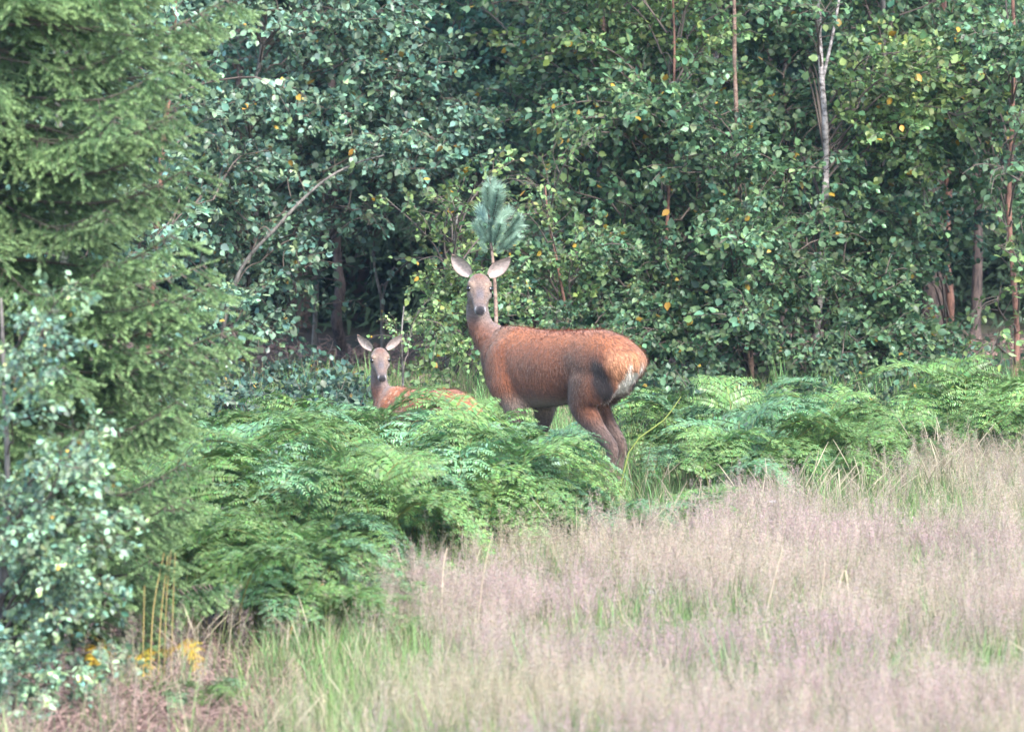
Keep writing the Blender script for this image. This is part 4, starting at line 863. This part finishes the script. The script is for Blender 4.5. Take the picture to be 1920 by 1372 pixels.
# the dark far wood behind the trees one can tell apart
def far_tree(seed):
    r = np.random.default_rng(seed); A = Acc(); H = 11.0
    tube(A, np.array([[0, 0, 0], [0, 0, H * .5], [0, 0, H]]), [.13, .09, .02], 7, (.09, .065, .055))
    LP = []; LD = []
    for k in range(150):
        z = .15 + (H - .4) * r.random() ** 1.3; a = r.uniform(0, 6.28); R = 1.7 * (1 - (z / H) ** 1.6) + .15
        d = np.array([math.cos(a), math.sin(a), -.18 + r.normal(0, .12)]); m = 46; u = r.random(m) ** .7
        LP.append(np.array([0, 0, z]) + d * (u * R)[:, None] + r.standard_normal((m, 3)) * [.13, .13, .07]); LD.append(np.tile(d, (m, 1)))
    LP = np.concatenate(LP); LD = np.concatenate(LD); n = len(LP); X = norm(LD + .7 * r.standard_normal((n, 3)) + [0, 0, -.25]); Nn = norm(r.standard_normal((n, 3)) + [0, 0, .8]); Y = norm(np.cross(Nn, X))
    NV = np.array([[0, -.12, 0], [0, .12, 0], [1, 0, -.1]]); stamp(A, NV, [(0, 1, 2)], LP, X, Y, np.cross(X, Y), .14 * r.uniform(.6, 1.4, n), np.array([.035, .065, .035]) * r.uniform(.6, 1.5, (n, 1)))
    return A.mesh('far_tree', [M_LITTER])
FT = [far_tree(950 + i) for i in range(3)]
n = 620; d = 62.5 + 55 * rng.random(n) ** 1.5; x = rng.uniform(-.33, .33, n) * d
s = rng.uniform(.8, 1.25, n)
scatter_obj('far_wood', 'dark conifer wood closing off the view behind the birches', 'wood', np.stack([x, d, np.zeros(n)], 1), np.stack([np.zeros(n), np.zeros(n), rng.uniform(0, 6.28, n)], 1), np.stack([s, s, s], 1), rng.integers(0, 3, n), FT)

# ------------------------------------------------------------------ single flowers and tall stems in the meadow
def yarrow(px, py, d, label, s=1.0):
    top = P(px, py, d); base = top.copy(); base[2] = 0; root = thing('yarrow_flower', label, 'flower', tuple(base), None)
    A = Acc(); h = top[2]; tube(A, curve([[0.01, 0, 0], [.01, 0, h * .5], [0, 0, h]], 8), np.linspace(.002, .0015, 8), 4, (.22, .26, .12)); obj('stem', A.mesh('stem', [M_LITTER]), root)
    F = Acc(); r = np.random.default_rng(int(px)); n = 70; a = r.uniform(0, 6.28, n); R = .028 * s * np.sqrt(r.random(n)); pos = np.stack([R * np.cos(a), R * np.sin(a), h + .010 - 6 * R ** 2 + .004 * r.standard_normal(n)], 1)
    X = norm(r.standard_normal((n, 3)) * [1, 1, .3]); Nn = norm(np.array([0, 0, 1]) + .4 * r.standard_normal((n, 3))); Y = norm(np.cross(Nn, X)); stamp(F, LEAF_V, LEAF_T, pos, X, Y, np.cross(X, Y), .011 * s, (.82, .80, .80)); obj('flower_head', F.mesh('flower_head', [M_LITTER]), root)
yarrow(1457, 1226, 35.0, 'broad white yarrow flower head in the pink grass', 1.35)
yarrow(1360, 1252, 34.6, 'small white yarrow flower beside the broad white one')
yarrow(1227, 1117, 37.2, 'tiny white flower alone in the pale grass below the hind', .8)
yarrow(1650, 1318, 34.0, 'narrow white flower among the deepest pink grass', .8)
yarrow(1452, 946, 41.0, 'tiny white flower at the edge of the bracken below the birches', .7)
for i, (x0, y0, x1, y1) in enumerate([(1440, 1150, 1470, 1030), (1160, 1372, 1190, 1245), (1535, 1200, 1550, 1055), (1335, 1372, 1360, 1275), (1540, 1330, 1585, 1180), (1835, 1220, 1838, 1120), (1870, 1170, 1888, 1130), (1590, 1080, 1575, 1105), (905, 1090, 925, 1000), (1385, 1190, 1381, 1105), (1700, 1130, 1742, 1100), (830, 1080, 838, 1030)]):
    dd = 36.0 if y0 < 1250 else 34.5
    p0_, p1_ = P(x0, y0, dd), P(x1, y1, dd); dv = p1_ - p0_; k = p0_[2] / max(dv[2], .05); b = p0_ - dv * min(k, 1.5) * .6; b[2] = 0
    stalk('grass_stem', 'tall dry straw stem standing above the pink grass', [b, p0_, p1_], .0028, (.62, .50, .36), 'tall dry stems in the meadow', 'grass stem')
print('fronds', NF, 'objects', len(bpy.data.objects))

# ------------------------------------------------------------------ thin blue haze, added to lift and tint the dark parts
def haze(density):
    A = Acc(); x0, x1, y0, y1, z0, z1 = -1600, 1600, -400, 2600, -1.2, 16
    v = [(x, y, z) for x in (x0, x1) for y in (y0, y1) for z in (z0, z1)]
    t = [(0, 1, 3), (0, 3, 2), (4, 6, 7), (4, 7, 5), (0, 4, 5), (0, 5, 1), (2, 3, 7), (2, 7, 6), (0, 2, 6), (0, 6, 4), (1, 5, 7), (1, 7, 3)]
    A.add(v, t); m = bpy.data.materials.new('blue_haze'); m.use_nodes = True; q = m.node_tree; q.nodes.clear()
    out = q.nodes.new('ShaderNodeOutputMaterial'); pv = q.nodes.new('ShaderNodeVolumePrincipled'); pv.inputs['Color'].default_value = (.45, .66, 1, 1); pv.inputs['Density'].default_value = density
    q.links.new(pv.outputs[0], out.inputs['Volume'])
    o = obj('haze', A.mesh('haze', [m])); tag(o, 'thin bluish haze added over meadow and wood to lift the darks', 'haze', kind='stuff')
haze(.00018)
